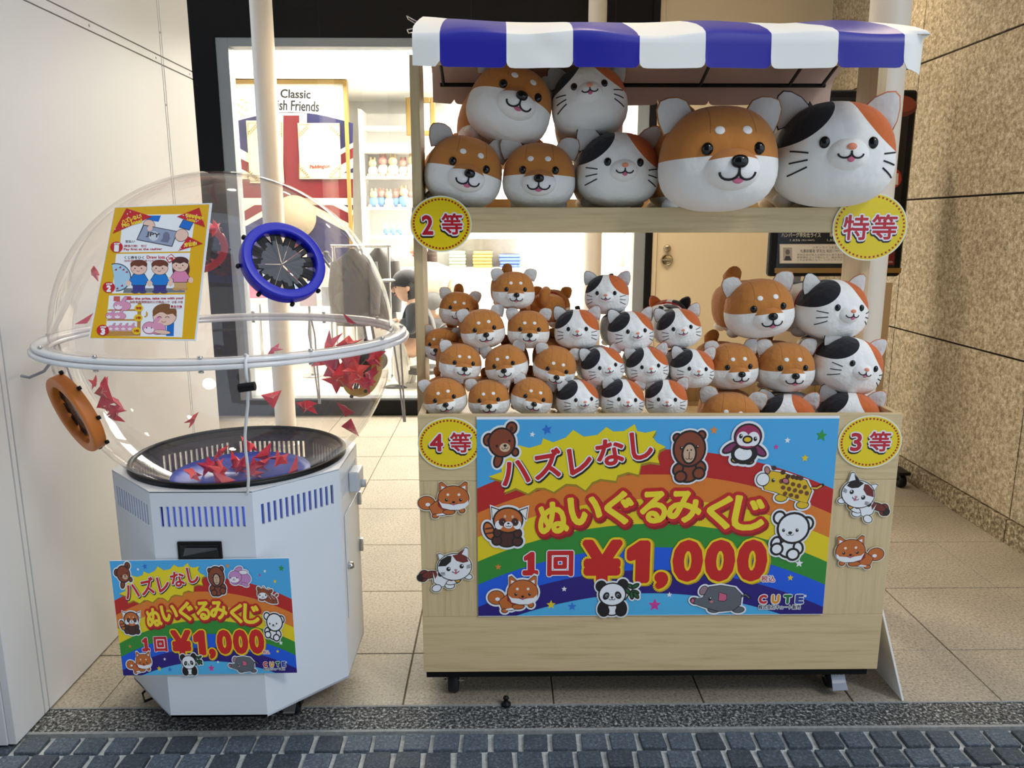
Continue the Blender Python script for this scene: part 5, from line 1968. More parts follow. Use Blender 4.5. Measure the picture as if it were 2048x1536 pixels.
badge(882, 448, 61.5, 55, 2.2105, [('2', -27, 2, 20, 36), ('等', 22, 0, 40, 40)], 1, 'yellow round second-prize badge reading 2 on the upper shelf edge')
badge(1740, 454, 75.5, 67, 2.2105, [('特', -28, 1, 50, 48), ('等', 29, 0, 50, 48)], 1, 'large yellow round special-prize badge at the end of the upper shelf')
badge(899, 887, 63.5, 54, 1.9955 + 0.001, [('4', -26, -2, 24, 34), ('等', 22, -2, 40, 40)], 1, 'yellow round fourth-prize badge reading 4 on the stall front')
badge(1740, 884, 64.5, 55, 1.9955 + 0.001, [('3', -28, 0, 20, 36), ('等', 20, -1, 42, 40)], 1, 'yellow round third-prize badge reading 3 on the stall front')


def sticker(px, py, scale, ani, label, mirror=False, rot=0.0, outc=OUT):
    y = 1.9955
    c = at_y(px, py, y)
    s = px_size(y, py)
    t = thing('animal_sticker', label, 'sticker', (c.x, y, c.z - 0.05), 'cut-out animal stickers')
    Ps = Print(lambda u, v: Vector((c.x + u * s, y, c.z - v * s)), NF, 0.00006)
    ani.draw(Ps, 0, 0, scale, 0, mirror, rot, halo=13, ow=6, outc=outc, halo_c=(234, 226, 200))
    o = Ps.build('sticker_print', t)
    # a thin card behind the print: the white sticker edge, given thickness
    Pk = Print(lambda u, v: Vector((c.x + u * s, y + 0.003, c.z - v * s)), NF, 0.00006)
    k = ani.q
    ani.draw(Pk, 0, 0, scale, 0, mirror, rot, halo=13, ow=6, outc=(234, 226, 200), halo_c=(234, 226, 200))
    return t


sticker(895, 1001, 0.262, a_shiba(), 'shiba sticker below the 4 badge, tail towards the passage', False, 0.0, DB)
sticker(897, 1140, 0.262, a_cat(), 'calico cat sticker low on the stall front, under a shiba sticker', False, 0.02)
sticker(1725, 997, 0.262, a_cat(True), 'calico cat sticker below the 3 badge', True, 0.22)
sticker(1712, 1106, 0.252, a_shiba(), 'shiba sticker under the calico cat, beside the poster logo corner', True, -0.05, DB)
# ================================================================== THE TICKET BLOWER
GX, GY, GZ, GR = -0.745, 2.145, 1.050, 0.440
m_cab = M('cabinet_white', (214, 220, 226), 0.35)
m_cab_in = M('cabinet_inside', (84, 84, 92), 0.6)
m_acr = clear_plastic('clear_acrylic', (0.985, 0.972, 0.97), 0.015, 1.45, 0.03, (0.95, 0.84, 0.85))  # pinkish reflection of the tickets put into tint and veil colour
m_flange = clear_plastic('milky_acrylic', (0.95, 0.95, 0.95), 0.15, 1.49, 0.7, (0.92, 0.92, 0.91))
m_blue_ring = M('blue_ring', (16, 24, 176), 0.35)
m_or_ring = M('orange_ring', (206, 118, 44), 0.4)
m_ye_ring = M('yellow_ring', (214, 176, 20), 0.4)
m_re_ring = M('red_ring', (190, 30, 40), 0.4)
m_rubber = M('black_rubber', (7, 7, 8), 0.4, **{'Specular IOR Level': 0.25})
blower = thing('ticket_blower', 'octagonal white lottery cabinet carrying a big clear acrylic globe', 'lottery machine', (GX, GY, 0))
SIDE = 0.252
APO = SIDE / 2 * (1 + math.sqrt(2))
ZB0, ZB1 = 0.085, 0.705


def facet(k):
    """k: facet number, 0 faces the camera, counting towards the picture's right"""
    t = -math.pi / 2 + k * math.pi / 4
    n = Vector((math.cos(t), math.sin(t), 0))
    u = Vector((-math.sin(t), math.cos(t), 0))
    return Vector((GX, GY, 0)) + n * APO, u, n


slot_z0, slot_z1 = 0.613, 0.667
for k in range(8):
    c, u, n = facet(k)
    mb = MB()
    th = 0.008
    h = SIDE / 2

    def bar(a0, a1, z0, z1):
        mb.obox(c + u * a0 + Vector((0, 0, z0)), u * (a1 - a0), -n * th, Vector((0, 0, z1 - z0)))
    bar(-h, h, ZB0, slot_z0)
    bar(-h, h, slot_z1, ZB1)
    ns = 14 if k in (0, 4) else 13
    m0 = h * 0.80
    xs = [-m0 + 2 * m0 * i / (ns - 1) for i in range(ns)]
    w = 0.0040
    prev = -h
    for x in xs:
        bar(prev, x - w, slot_z0, slot_z1)
        prev = x + w
    bar(prev, h, slot_z0, slot_z1)
    mb.build('cabinet_side', m_cab, blower, fixn=True)
    side_mb = mb
    mb = MB()
    c = c - n * 0.0082
    h = SIDE / 2 - 0.004
    th = 0.003
    bar(-h, h, 0.45, slot_z0)
    bar(-h, h, slot_z1, ZB1 - 0.004)
    prev = -h
    for x in xs:
        bar(prev, x - w, slot_z0, slot_z1)
        prev = x + w
    bar(prev, h, slot_z0, slot_z1)
    mb.build('cabinet_lining', m_cab_in, blower, fixn=True)
# rim plate round the globe opening, floor plate, inner drum
oct_ = [Vector((GX, GY, 0)) + Vector((math.cos(math.pi / 8 + i * math.pi / 4 - math.pi / 2), math.sin(math.pi / 8 + i * math.pi / 4 - math.pi / 2), 0)) * (APO / math.cos(math.pi / 8)) for i in range(8)]
mb = MB()
N_ = 64
inner, outer = [], []
RO = 0.289
for i in range(N_):
    t = 2 * math.pi * i / N_
    d = Vector((math.cos(t), math.sin(t), 0))
    m8 = ((t + math.pi / 8 + math.pi / 2) % (math.pi / 4)) - math.pi / 8
    outer.append(Vector((GX, GY, ZB1)) + d * (APO / math.cos(m8)))
    inner.append(Vector((GX, GY, ZB1)) + d * RO)
mb.add(outer + inner, [(i, (i + 1) % N_, N_ + (i + 1) % N_, N_ + i) for i in range(N_)])
mb.build('top_plate', m_cab, blower, solid=0.004)
MB().prism([p + Vector((0, 0, ZB0)) for p in oct_], (0, 0, 0.006)).build('floor_plate', m_cab, blower)
MB().lathe([(RO - 0.006, ZB1 - 0.012), (RO + 0.004, ZB1 - 0.004), (RO + 0.004, ZB1 + 0.012), (RO - 0.004, ZB1 + 0.016), (RO - 0.010, ZB1 + 0.012)], (GX, GY, 0), 64, close=True).build('rubber_ring', m_rubber, blower)
MB().lathe([(0.0, 0.56), (0.245, 0.56), (0.262, 0.52), (0.262, 0.42)], (GX, GY, 0), 48).build('fan_housing', M('fan_glow_blue', (40, 62, 190), 0.35), blower)  # blue LED glow of the interior put into the housing colour
MB().lathe([(0.26, 0.42), (0.26, 0.10)], (GX, GY, 0), 48).build('inner_drum', m_cab_in, blower)
# blue lit panels behind the front vents
m_led = M('blue_led_panel', (60, 84, 214), 0.4)
m_led.node_tree.nodes['Principled BSDF'].inputs['Emission Color'].default_value = (0.10, 0.18, 0.9, 1)
m_led.node_tree.nodes['Principled BSDF'].inputs['Emission Strength'].default_value = 0.55
for k in (0, 1, 7):
    c, u, n = facet(k)
    MB().obox(c - n * 0.022 + u * (-SIDE * 0.42) + Vector((0, 0, 0.585)), u * (SIDE * 0.84), -n * 0.003, Vector((0, 0, 0.086))).build('led_panel', m_led, blower)
# coin flap on the front
c, u, n = facet(0)
a, b = at_y(355, 1082, c.y), at_y(447, 1118, c.y)
fl = box('ticket_flap', m_black, blower, a.x, b.x, c.y - 0.006, c.y - 0.0005, b.z, a.z, 0.004)
box('flap_recess', M('flap_dark', (4, 4, 5), 0.5), fl, a.x + 0.008, b.x - 0.008, c.y - 0.0075, c.y - 0.0058, b.z + 0.008, a.z - 0.008)
MB().prism([(a.x + 0.014, c.y - 0.008, b.z + 0.012), (a.x + 0.022, c.y - 0.010, a.z - 0.014), (b.x - 0.01, c.y - 0.010, a.z - 0.014), (b.x - 0.01, c.y - 0.008, a.z - 0.02)], (0, -0.002, 0)).build('flap_blade', M('flap_grey', (70, 70, 74), 0.3), fl)
# service door, lock, hinges and control box on the side facing the passage
c, u, n = facet(2)
MB().obox(c + u * (-SIDE * 0.36) + Vector((0, 0, 0.25)) + n * 0.0005, u * (SIDE * 0.80), n * 0.0025, Vector((0, 0, 0.31))).build('service_door', m_cab, blower, 0.0015)
MB().lathe([(0, 0), (0.011, 0), (0.011, 0.008), (0.007, 0.016), (0, 0.016)], c + u * (-SIDE * 0.30) + Vector((0, 0, 0.405)) + n * 0.003, 16, axis=n).build('lock', m_chrome, blower)
for zz in (0.37, 0.52):
    hg = MB().obox(c + u * (SIDE * 0.40) + Vector((0, 0, zz)) + n * 0.003, u * 0.014, n * 0.010, Vector((0, 0, 0.04))).build('hinge', m_chrome, blower, 0.002)
MB().obox(c + u * (-SIDE * 0.06) + Vector((0, 0, 0.60)) + n * 0.0005, u * 0.075, n * 0.03, Vector((0, 0, 0.06))).build('control_box', M('control_grey', (196, 202, 210), 0.4), blower, 0.004)
MB().lathe([(0, 0), (0.012, 0), (0.012, 0.012), (0, 0.014)], c + u * (SIDE * 0.1) + Vector((0, 0, 0.615)) + n * 0.03, 16, axis=n).build('knob', M('control_grey'), blower)
# casters
for k in range(4):
    t = math.pi / 4 + k * math.pi / 2
    x, y = GX + 0.22 * math.cos(t), GY + 0.22 * math.sin(t)
    cs = MB().box(x - 0.022, x + 0.022, y - 0.022, y + 0.022, ZB0 - 0.012, ZB0 - 0.0005).build('caster', m_black, blower)
    for s in (-1, 1):
        MB().box(x + s * 0.02 - 0.002, x + s * 0.02 + 0.002, y - 0.02, y + 0.012, 0.024, ZB0 - 0.012).build('fork', m_black, cs)
    MB().lathe([(0.005, -0.013), (0.034, -0.014), (0.036, -0.010), (0.036, 0.010), (0.034, 0.014), (0.005, 0.013)], (x, y - 0.006, 0.036), 24, axis=(1, 0, 0), close=True).build('wheel', m_rubber, cs)
    MB().prism([(x - 0.016, y - 0.03, 0.06), (x + 0.016, y - 0.03, 0.06), (x + 0.016, y - 0.062, 0.034), (x - 0.016, y - 0.062, 0.034)], (0, 0.002, 0.005)).build('brake_pedal', m_chrome, cs)

# ---- the globe: two hemispheres with a flange
ZF = 1.052
mb = MB()
prof = []
NS = 40
a_bot = -math.asin(min(1.0, (GZ - 0.63) / GR))
prof = [(GR * math.cos(a_bot + (math.pi / 2 - a_bot) * i / NS), GR * math.sin(a_bot + (math.pi / 2 - a_bot) * i / NS)) for i in range(NS + 1)]
prof = [(max(r, 0.0005), z) for r, z in prof]
globe = MB().lathe(prof, (GX, GY, GZ), 96).build('globe', m_acr, blower)
MB().lathe([(GR - 0.001, 0.0), (0.482, 0.0), (0.484, 0.002), (0.484, 0.008), (0.482, 0.010), (GR - 0.001, 0.0115)], (GX, GY, ZF - 0.012), 96, close=True).build('flange', m_flange, blower)
MB().lathe([(GR + 0.001, 0.0), (0.474, 0.0), (0.477, 0.003), (0.477, 0.008), (0.474, 0.0105), (GR + 0.001, 0.0105)], (GX, GY, ZF), 96, close=True).build('flange', m_flange, blower)
for k in range(12):
    t = 2 * math.pi * (k + 0.35) / 12
    x, y = GX + 0.463 * math.cos(t), GY + 0.463 * math.sin(t)
    MB().lathe([(0, 0.017), (0.006, 0.017), (0.006, 0.012), (0.0035, 0.012), (0.0035, -0.016), (0.006, -0.016), (0.006, -0.020), (0, -0.020)], (x, y, ZF), 12).build('bolt', m_chrome, blower)
# perforated blue floor in the globe
mb = MB()
mb.lathe([(0.0005, 0.655), (0.17, 0.655), (0.19, 0.662)], (GX, GY, 0), 48)
fp_ = mb.build('globe_floor', M('globe_floor_blue', (46, 70, 186), 0.35), blower, solid=0.002)


def sphere_hit(px, py, far=False, r=GR):
    d = ray(px, py).normalized()
    oc = CAMP - Vector((GX, GY, GZ))
    b = oc.dot(d)
    disc = b * b - (oc.length_squared - r * r)
    if disc < 0:
        p = CAMP - d * b
        return Vector((GX, GY, GZ)) + (p - Vector((GX, GY, GZ))).normalized() * r
    return CAMP + d * (-b + (math.sqrt(disc) if far else -math.sqrt(disc)))


def port(p, r, ringmat, name='hand_port', label=None, slit=True):
    """ring with a star-cut rubber membrane; its axis follows the globe's normal"""
    n = (p - Vector((GX, GY, GZ))).normalized()
    sag = GR - math.sqrt(GR * GR - r * r)
    c = p - n * (sag * 0.8)
    ring = MB().lathe([(r * 0.76, -0.004), (r, -0.004), (r, 0.022), (r * 0.97, 0.026), (r * 0.79, 0.026), (r * 0.76, 0.022)], c, 56, axis=n, close=True).build(name, ringmat, blower, 0.0015)
    ref = Vector((0, 0, 1))
    ax = n.cross(ref).normalized()
    ay = n.cross(ax).normalized()
    K = 12
    for k in range(K):
        t0, t1 = 2 * math.pi * (k + 0.012) / K, 2 * math.pi * (k + 0.988) / K
        tm = (t0 + t1) / 2
        tip = c + n * (0.003 if k % 3 else -0.004) + (ax * math.cos(tm) + ay * math.sin(tm)) * r * 0.012
        dirs = [ax * math.cos(t) + ay * math.sin(t) for t in (t0, (t0 * 2 + tm) / 3, (t0 + 2 * tm) / 3, tm, (t1 + 2 * tm) / 3, (t1 * 2 + tm) / 3, t1)]
        # a blade leaves a round notch in the middle of its root
        R0 = r * 0.77
        rr = [R0, R0, R0 * 0.985, R0 * 0.70, R0 * 0.985, R0, R0]
        pts = [c + n * 0.006 + d * q for d, q in zip(dirs, rr)]
        mbb = MB()
        mbb.add([tip] + pts, [(0, i, i + 1) for i in range(1, 7)])
        mbb.build('rubber_blade', m_rubber, ring, solid=0.0015)
    for k in range(8):
        t = 2 * math.pi * k / 8
        MB().lathe([(0, 0), (0.005, 0), (0.005, 0.008), (0, 0.008)], c - n * 0.006 + (ax * math.cos(t) + ay * math.sin(t)) * r * 1.04, 8, axis=n).build('screw', m_black, ring)
    return ring, c, n


port(sphere_hit(566, 525), 0.098, m_blue_ring)
port(sphere_hit(153, 826), 0.100, m_or_ring)
port(sphere_hit(722, 738, True), 0.088, m_ye_ring)
port(sphere_hit(396, 496, True), 0.088, m_re_ring)

# ---- strings and wires
m_string = M('white_string', (226, 226, 224), 0.8)
A = sphere_hit(490, 716, r=0.478)
ang = math.atan2(at_y(492, 720, 1.70).y - GY, at_y(492, 720, 1.70).x - GX)
fx, fy = GX + 0.482 * math.cos(ang), GY + 0.482 * math.sin(ang)
pts = [(fx + 0.012 * math.cos(ang) * -3, fy + 0.04, ZF + 0.012), (fx, fy + 0.012, ZF + 0.014), (fx, fy - 0.004, ZF + 0.006), (fx, fy - 0.005, ZF - 0.02)]
end = at_y(494, 985, GY - APO - 0.004)
for k in range(1, 9):
    t = k / 8
    pts.append((fx + (end.x - fx) * t + 0.004 * math.sin(t * 9), (fy - 0.005) + (end.y - fy + 0.005) * t, ZF - 0.02 + (end.z - ZF + 0.02) * t))
MB().tube(pts, 0.0036, 8).build('cord', m_string, blower)
ck = MB().tube([(fx - 0.018, fy - 0.006, ZF - 0.055), (fx + 0.018, fy - 0.006, ZF - 0.050)], 0.010, 8).build('cord_clip', m_black, blower)
for (px, t0) in ((455, 1.35), (800, 0.45)):
    x, y = GX + 0.47 * math.cos(t0), GY + 0.47 * math.sin(t0)
    MB().tube([(x, y, ZF + 0.014), (x + 0.012, y + 0.004, ZF - 0.06), (x + 0.016, y + 0.004, ZF - 0.2), (x + 0.02, y, ZF - 0.3)], 0.003, 6).build('cord', m_string, blower)
    MB().tube([(x, y, ZF + 0.014), (x - 0.008, y + 0.004, ZF - 0.06), (x + 0.004, y + 0.004, ZF - 0.16), (x + 0.016, y, ZF - 0.3)], 0.003, 6).build('cord', m_string, blower)
lx, ly = GX - 0.47, GY - 0.05
MB().tube([(lx + 0.01, ly, ZF - 0.012), (lx + 0.012, ly - 0.01, ZF - 0.05), (lx - 0.01, ly - 0.03, ZF - 0.085), (lx - 0.045, ly - 0.04, ZF - 0.10), (XW + 0.004, ly - 0.04, ZF - 0.095)], 0.004, 8).build('hose', M('grey_hose', (150, 152, 154), 0.5), blower)
MB().tube([(lx + 0.02, ly, ZF - 0.012), (lx + 0.05, ly - 0.02, ZF - 0.09), (lx + 0.085, ly - 0.05, ZF - 0.15)], 0.0025, 6).build('wire', M('grey_hose'), blower)
c, u, n = facet(6)
w0 = at_z(285, 1388, 0.01)
MB().tube([(GX - 0.2, GY - 0.2, ZB0), (w0.x + 0.04, w0.y, 0.05), (w0.x, w0.y, 0.012), (w0.x + 0.02, w0.y - 0.03, 0.006), (w0.x + 0.07, w0.y - 0.01, 0.02), (GX - 0.18, GY - 0.24, ZB0)], 0.004, 6).build('power_cable', m_black, blower)

# ---- price poster on the cabinet front
yq = GY - APO - 0.008
o2, r2, d2 = at_y(219, 1122, yq), at_y(578, 1122, yq), at_y(243, 1351, yq)
o2 = Vector((o2.x, yq, o2.z))
ex2, ey2 = Vector((r2.x - o2.x, 0, 0)), Vector((0, 0, d2.z - o2.z))
# the sheet hangs a little turned
rot_ = Matrix.Rotation(math.radians(-0.6), 3, 'Y')
ex2, ey2 = rot_ @ ex2, rot_ @ ey2
sp = board('small_price_poster', 'small rainbow price poster stuck on the white octagonal cabinet', 'poster', o2, ex2, ey2, NF)
P = Print(lambda u_, v_: o2 + ex2 * ((u_ - 953) / 724.0) + ey2 * ((v_ - 835) / 397.0), NF, 0.00004)
price_poster(P, True)
P.build('poster_print', sp)

# ---- instruction sheet stuck on the globe (drawn in zoomed sheet units)
cs_ = sphere_hit(303, 545)
nn = (cs_ - Vector((GX, GY, GZ))).normalized()
cp0 = cs_ + nn * 0.004
cor = [at_plane(x, y, cp0, nn) for x, y in ((229, 414), (424, 406), (392, 682), (177, 677))]


def sheet(u, v):
    """u, v in sheet units: the four sheet corners are (300,70),(1340,28),(1170,1500),(35,1490)"""
    return at_plane(170 + u / 5.296, 400 + v / 5.296, cp0, nn)


ins = thing('instruction_sheet', 'yellow three-step instruction sheet stuck on the clear globe', 'sign', (cor[0] + cor[1] + cor[2] + cor[3]) / 4)
MB().prism(cor, -nn * 0.0015).build('sheet', ink((226, 232, 236), 0.35), ins)
P = Print(sheet, nn, 0.00008)
YEL, SR, SB, SK = (226, 172, 10), (196, 34, 40), (24, 110, 196), (234, 196, 176)
P.poly([(318, 82), (1318, 45), (1160, 1476), (55, 1462)], YEL, 1)
PW = (238, 240, 240)
P.poly([(400, 160), (1172, 148), (1115, 545), (365, 556)], PW, 2)
P.poly([(330, 572), (1115, 560), (1062, 982), (285, 990)], PW, 2)
P.poly([(255, 1012), (1062, 1000), (1030, 1455), (215, 1438)], PW, 2)
# step 1
P.poly([(660, 165), (805, 165), (780, 232), (650, 212)], SB, 3)
P.ell(680, 265, 66, 58, (90, 60, 50), 3, 0.4)
P.ell(680, 265, 61, 53, SK, 4, 0.4)
P.poly([(618, 262), (985, 332), (925, 497), (545, 424)], (50, 46, 52), 5)
P.poly([(626, 272), (974, 337), (920, 488), (556, 418)], (150, 160, 182), 6)
P.ell(730, 382, 52, 52, (206, 208, 214), 7)
P.ell(862, 385, 36, 46, (112, 116, 138), 7)
P.poly([(800, 440), (880, 455), (905, 400), (830, 395)], (112, 116, 138), 7)
P.text('JPY', 722, 375, 140, 56, (70, 66, 76), 8, 0.16, 3, 8)
P.ell(690, 300, 26, 34, SK, 8, 0.5)
P.ell(1025, 375, 74, 66, (90, 60, 50), 8, -0.5)
P.ell(1025, 375, 69, 61, SK, 9, -0.5)
P.poly([(1040, 208), (1152, 240), (1108, 324), (995, 290)], (40, 40, 60), 9)
P.poly([(1046, 214), (1146, 243), (1105, 318), (1002, 286)], SB, 10)
for tri, w, wx, wy, ww, wh, ro in (([(440, 90), (712, 178), (296, 356)], 'ハズレなし!', 495, 200, 215, 46, -0.34), ([(1214, 82), (1272, 288), (975, 178)], '지금당장여기', 1160, 180, 190, 34, 0.22), ([(1095, 388), (1250, 464), (988, 540)], '꽝없음!', 1120, 470, 130, 40, -0.14)):
    P.poly(tri, SR, 11)
    P.text(w, wx, wy, ww, wh, (236, 206, 40), 12, ro, 3, 8)
    for k in range(7):
        t1, t2 = random.random(), random.random()
        if t1 + t2 > 1:
            t1, t2 = 1 - t1, 1 - t2
        P.ell(tri[0][0] + (tri[1][0] - tri[0][0]) * t1 + (tri[2][0] - tri[0][0]) * t2, tri[0][1] + (tri[1][1] - tri[0][1]) * t1 + (tri[2][1] - tri[0][1]) * t2, 6, 6, PW, 12, n=8)
P.text('No lose!', 500, 246, 215, 42, (236, 206, 40), 12, -0.26, 3, 8)
P.text('100%', 1128, 218, 90, 26, (236, 206, 40), 12, 0.22, 2, 8)
P.text('支払い', 478, 440, 100, 28, (70, 62, 70), 3, 0, 1.2, 6)
P.text('請後付款!   정산', 535, 488, 236, 26, (180, 90, 96), 3, 0, 1.0, 6)
P.text('Pay first at the cashier', 615, 524, 405, 30, (186, 60, 70), 3, -0.01, 1.6, 6)
for (x, y, num) in ((337, 500, '1'), (255, 927, '2'), (192, 1382, '3')):
    P.ell(x, y, 66, 58, SR, 13)
    P.text('STEP', x + 6, y - 34, 62, 16, PW, 14, 0, 1.5, 6)
    P.text(num, x, y + 14, 36, 58, PW, 14, 0.05, 7, 8)


def kid(x, y, hair, shirt, legs, face=1, long=False, h=1.0):
    """cartoon child: head centre (x, y)"""
    if long:
        P.ell(x + 8, y + 40, 92, 120, (84, 44, 40), 3)
    P.ell(x - 40, y + 250, 42, 20, (70, 70, 110) if not long else (200, 150, 90), 4)
    P.ell(x + 40, y + 250, 42, 20, (70, 70, 110) if not long else (200, 150, 90), 4)
    P.poly([(x - 72, y + 150), (x + 72, y + 150), (x + 62, y + 245), (x - 62, y + 245)], legs, 4)
    P.poly([(x - 60, y + 60), (x + 60, y + 60), (x + 110, y + 140), (x + 80, y + 160), (x + 76, y + 185), (x - 80, y + 185), (x - 78, y + 150), (x - 112, y + 140)], (60, 50, 50), 5)
    P.poly([(x - 56, y + 66), (x + 56, y + 66), (x + 103, y + 138), (x + 76, y + 150), (x + 70, y + 180), (x - 74, y + 180), (x - 70, y + 148), (x - 104, y + 136)], shirt, 6)
    P.ell(x + 112, y + 160, 26, 32, SK, 6)
    P.ell(x - 112, y + 160, 26, 32, SK, 6)
    P.ell(x, y, 88, 74, (90, 60, 50), 7)
    P.ell(x, y, 84, 70, SK, 8)
    P.ell(x, y - 38, 90, 50, hair, 9, 0, 28, math.pi, 2 * math.pi)
    P.poly([(x - 90, y - 40), (x + 90, y - 40), (x + 84, y - 10), (x + 40, y - 30), (x, y - 14), (x - 50, y - 28), (x - 84, y - 6)], hair, 9)
    for s in (-1, 1):
        P.ell(x + s * 34 - 6, y + 4, 7, 8, (60, 40, 40), 10, n=8)
        P.ell(x + s * 52 - 6, y + 22, 12, 8, (236, 160, 150), 9, n=8)
    P.arc(x - 6, y + 24, 16, 12, 0.2, 2.9, 4, (120, 60, 50), 10)


# step 2
P.poly([(415, 935), (1062, 935), (1060, 980), (405, 985)], (120, 124, 128), 3)
P.ell(330, 820, 160, 150, (60, 60, 70), 3, 0, 28, -math.pi / 2 - 0.3, math.pi / 2)
P.ell(330, 820, 150, 140, (170, 206, 226), 4, 0, 28, -math.pi / 2 - 0.3, math.pi / 2)
for (x, y) in ((325, 735), (370, 712), (405, 735), (440, 760), (340, 935), (390, 905)):
    P.poly([(x - 14, y + 10), (x + 12, y - 12), (x + 16, y + 14)], (160, 40, 60), 5)
kid(572, 722, (110, 58, 36), (30, 124, 206), (60, 60, 130))
kid(795, 722, (110, 58, 36), (30, 124, 206), (60, 60, 130))
kid(1010, 690, (84, 44, 40), (220, 134, 170), (206, 164, 110), long=True)
P.poly([(918, 572), (968, 622), (892, 670), (856, 616)], SR, 11)
P.poly([(916, 582), (956, 620), (894, 658), (868, 616)], PW, 12)
P.text('2等', 912, 622, 52, 28, SR, 13, 0.1, 2, 6)
P.text('くじ券をひく', 522, 610, 206, 32, (70, 62, 70), 3, 0, 1.2, 6)
P.text('Draw lots', 750, 606, 190, 30, (200, 70, 70), 3, 0, 2, 6)
P.text('抽取獎券一張 뽑기(직접 하기)', 632, 647, 430, 26, (190, 120, 120), 3, 0, 0.8, 6)
# step 3
WD = (190, 136, 66)
P.poly([(305, 1020), (372, 1020), (372, 1072), (302, 1072)], (206, 90, 84), 3)
P.poly([(420, 1020), (490, 1020), (490, 1060), (420, 1060)], (206, 90, 84), 3)
for (x0, x1, y0) in ((248, 560, 1158), (238, 552, 1262), (225, 585, 1388)):
    P.poly([(x0, y0), (x1, y0), (x1 - 4, y0 + (18 if y0 < 1300 else 52)), (x0 - 4, y0 + (18 if y0 < 1300 else 52))], WD, 3)
P.poly([(560, 1090), (598, 1090), (588, 1440), (548, 1440)], WD, 3)


def bun(x, y, s):
    K = (222, 150, 178)
    for (dx, dy, rx, ry, r, c) in ((34, 12, 62, 46, 0, K), (30, -56, 18, 40, 0.7, K), (-30, 8, 54, 46, 0, K), (-34, 24, 40, 26, 0, (244, 226, 232))):
        P.ell(x + dx * s, y + dy * s, (rx + 4) * s, (ry + 4) * s, (120, 66, 80), 4, r, 20)
    for i, (dx, dy, rx, ry, r, c) in enumerate(((34, 12, 62, 46, 0, K), (30, -56, 18, 40, 0.7, K), (-30, 8, 54, 46, 0, K), (-34, 24, 40, 24, 0, (244, 226, 232)))):
        P.ell(x + dx * s, y + dy * s, rx * s, ry * s, c, 5 + i, r, 20)
    for d in (-52, -14):
        P.ell(x + d * s, y + 8 * s, 5 * s, 6 * s, (80, 40, 60), 9, 0, 8)


bun(388, 1112, 1.0)
bun(280, 1222, 0.7)
bun(368, 1222, 0.7)
for k in range(4):
    bun(290 + k * 68, 1352, 0.55)
for (x, y, w) in ((572, 1148, '特等'), (566, 1250, '2等'), (548, 1388, '3等')):
    P.ell(x, y, 46, 38, (238, 196, 30), 10)
    P.text(w, x, y, 56, 30, (170, 60, 20), 11, 0, 1.5, 6)
P.text('♪', 650, 1212, 40, 62, (206, 160, 40), 3, 0, 2, 6)
P.text('Get the prize, take me with you!', 745, 1046, 590, 30, (196, 62, 66), 6, -0.01, 1.8, 6)
P.text('抽取有獎得獎後的公仔獎品一个  상품 수령', 755, 1082, 560, 26, (180, 110, 110), 6, 0, 0.8, 6)
P.poly([(905, 1110), (1038, 1110), (1034, 1152), (902, 1150)], (250, 250, 250), 12)
P.text('景品交換', 970, 1131, 120, 28, (170, 40, 60), 13, 0, 1.2, 6)
x, y = 845, 1235
P.poly([(870, 1310), (945, 1300), (940, 1442), (860, 1442)], SB, 4)
P.ell(845, 1225, 128, 112, (90, 60, 50), 4)
P.ell(845, 1225, 123, 107, SK, 5)
P.ell(845, 1190, 128, 92, (130, 84, 44), 6, 0, 28, math.pi, 2 * math.pi)
P.poly([(717, 1190), (973, 1190), (968, 1240), (930, 1205), (870, 1215), (810, 1180), (760, 1210), (722, 1236)], (130, 84, 44), 6)
for d in (-52, 28):
    P.arc(845 + d, 1250, 20, 14, math.pi, 2 * math.pi, 6, (90, 50, 40), 7)
P.arc(836, 1280, 24, 16, 0.2, 2.9, 5, (150, 70, 60), 7)
bun(725, 1345, 1.35)
P.ell(820, 1400, 90, 24, (90, 60, 50), 10, 0.1)
P.ell(820, 1400, 86, 20, SK, 11, 0.1)
P.build('sheet_print', ins)

# ---- folded red tickets
m_tick = [M('ticket_red_%d' % i, c, 0.35) for i, c in enumerate(((240, 52, 66), (244, 78, 78), (222, 40, 76)))]
m_tick_w = M('ticket_print', (236, 190, 170), 0.5)


def ticket_mesh(i):
    """a stiff paper ticket folded into a pointed star-like packet"""
    rnd = random.Random(100 + i)
    mb = MB()
    k = 5
    rim = []
    for j in range(2 * k):
        r = (1.0 if j % 2 == 0 else 0.42) * rnd.uniform(0.75, 1.1)
        t = math.pi * j / k + rnd.uniform(-0.2, 0.2)
        rim.append((r * math.cos(t), r * math.sin(t), rnd.uniform(-0.28, 0.28)))
    v = rim + [(0, 0, 0.30), (0, 0, -0.18)]
    n = 2 * k
    mb.add(v, [(j, (j + 1) % n, n) for j in range(n)] + [((j + 1) % n, j, n + 1) for j in range(n)], m_tick[i % 3])
    return mb.mesh('ticket')


def tri_mesh(i):
    rnd = random.Random(300 + i)
    mb = MB()
    v = [(-0.9, -0.5, 0), (0.95, -0.4, rnd.uniform(-0.1, 0.1)), (0.05, 1.0, rnd.uniform(-0.1, 0.1)), (0.0, 0.05, 0.32), (0.0, 0.05, -0.1)]
    mb.add(v, [(0, 1, 3), (1, 2, 3), (2, 0, 3), (1, 0, 4), (2, 1, 4), (0, 2, 4)], m_tick[i % 3])
    return mb.mesh('ticket')


def stripe_mesh(i):
    mb = MB()
    rnd = random.Random(500 + i)
    for k in range(3):
        a0 = rnd.uniform(0, 6.28)
        pts = [(0.16 * j * math.cos(a0) + 0.08 * math.sin(j * 2.0), 0.16 * j * math.sin(a0) + 0.08 * math.cos(j * 2.3), 0.305 - 0.05 * j) for j in range(4)]
        mb.tube(pts, 0.02, 4)
    return mb.mesh('ticket_stripe', m_tick_w)


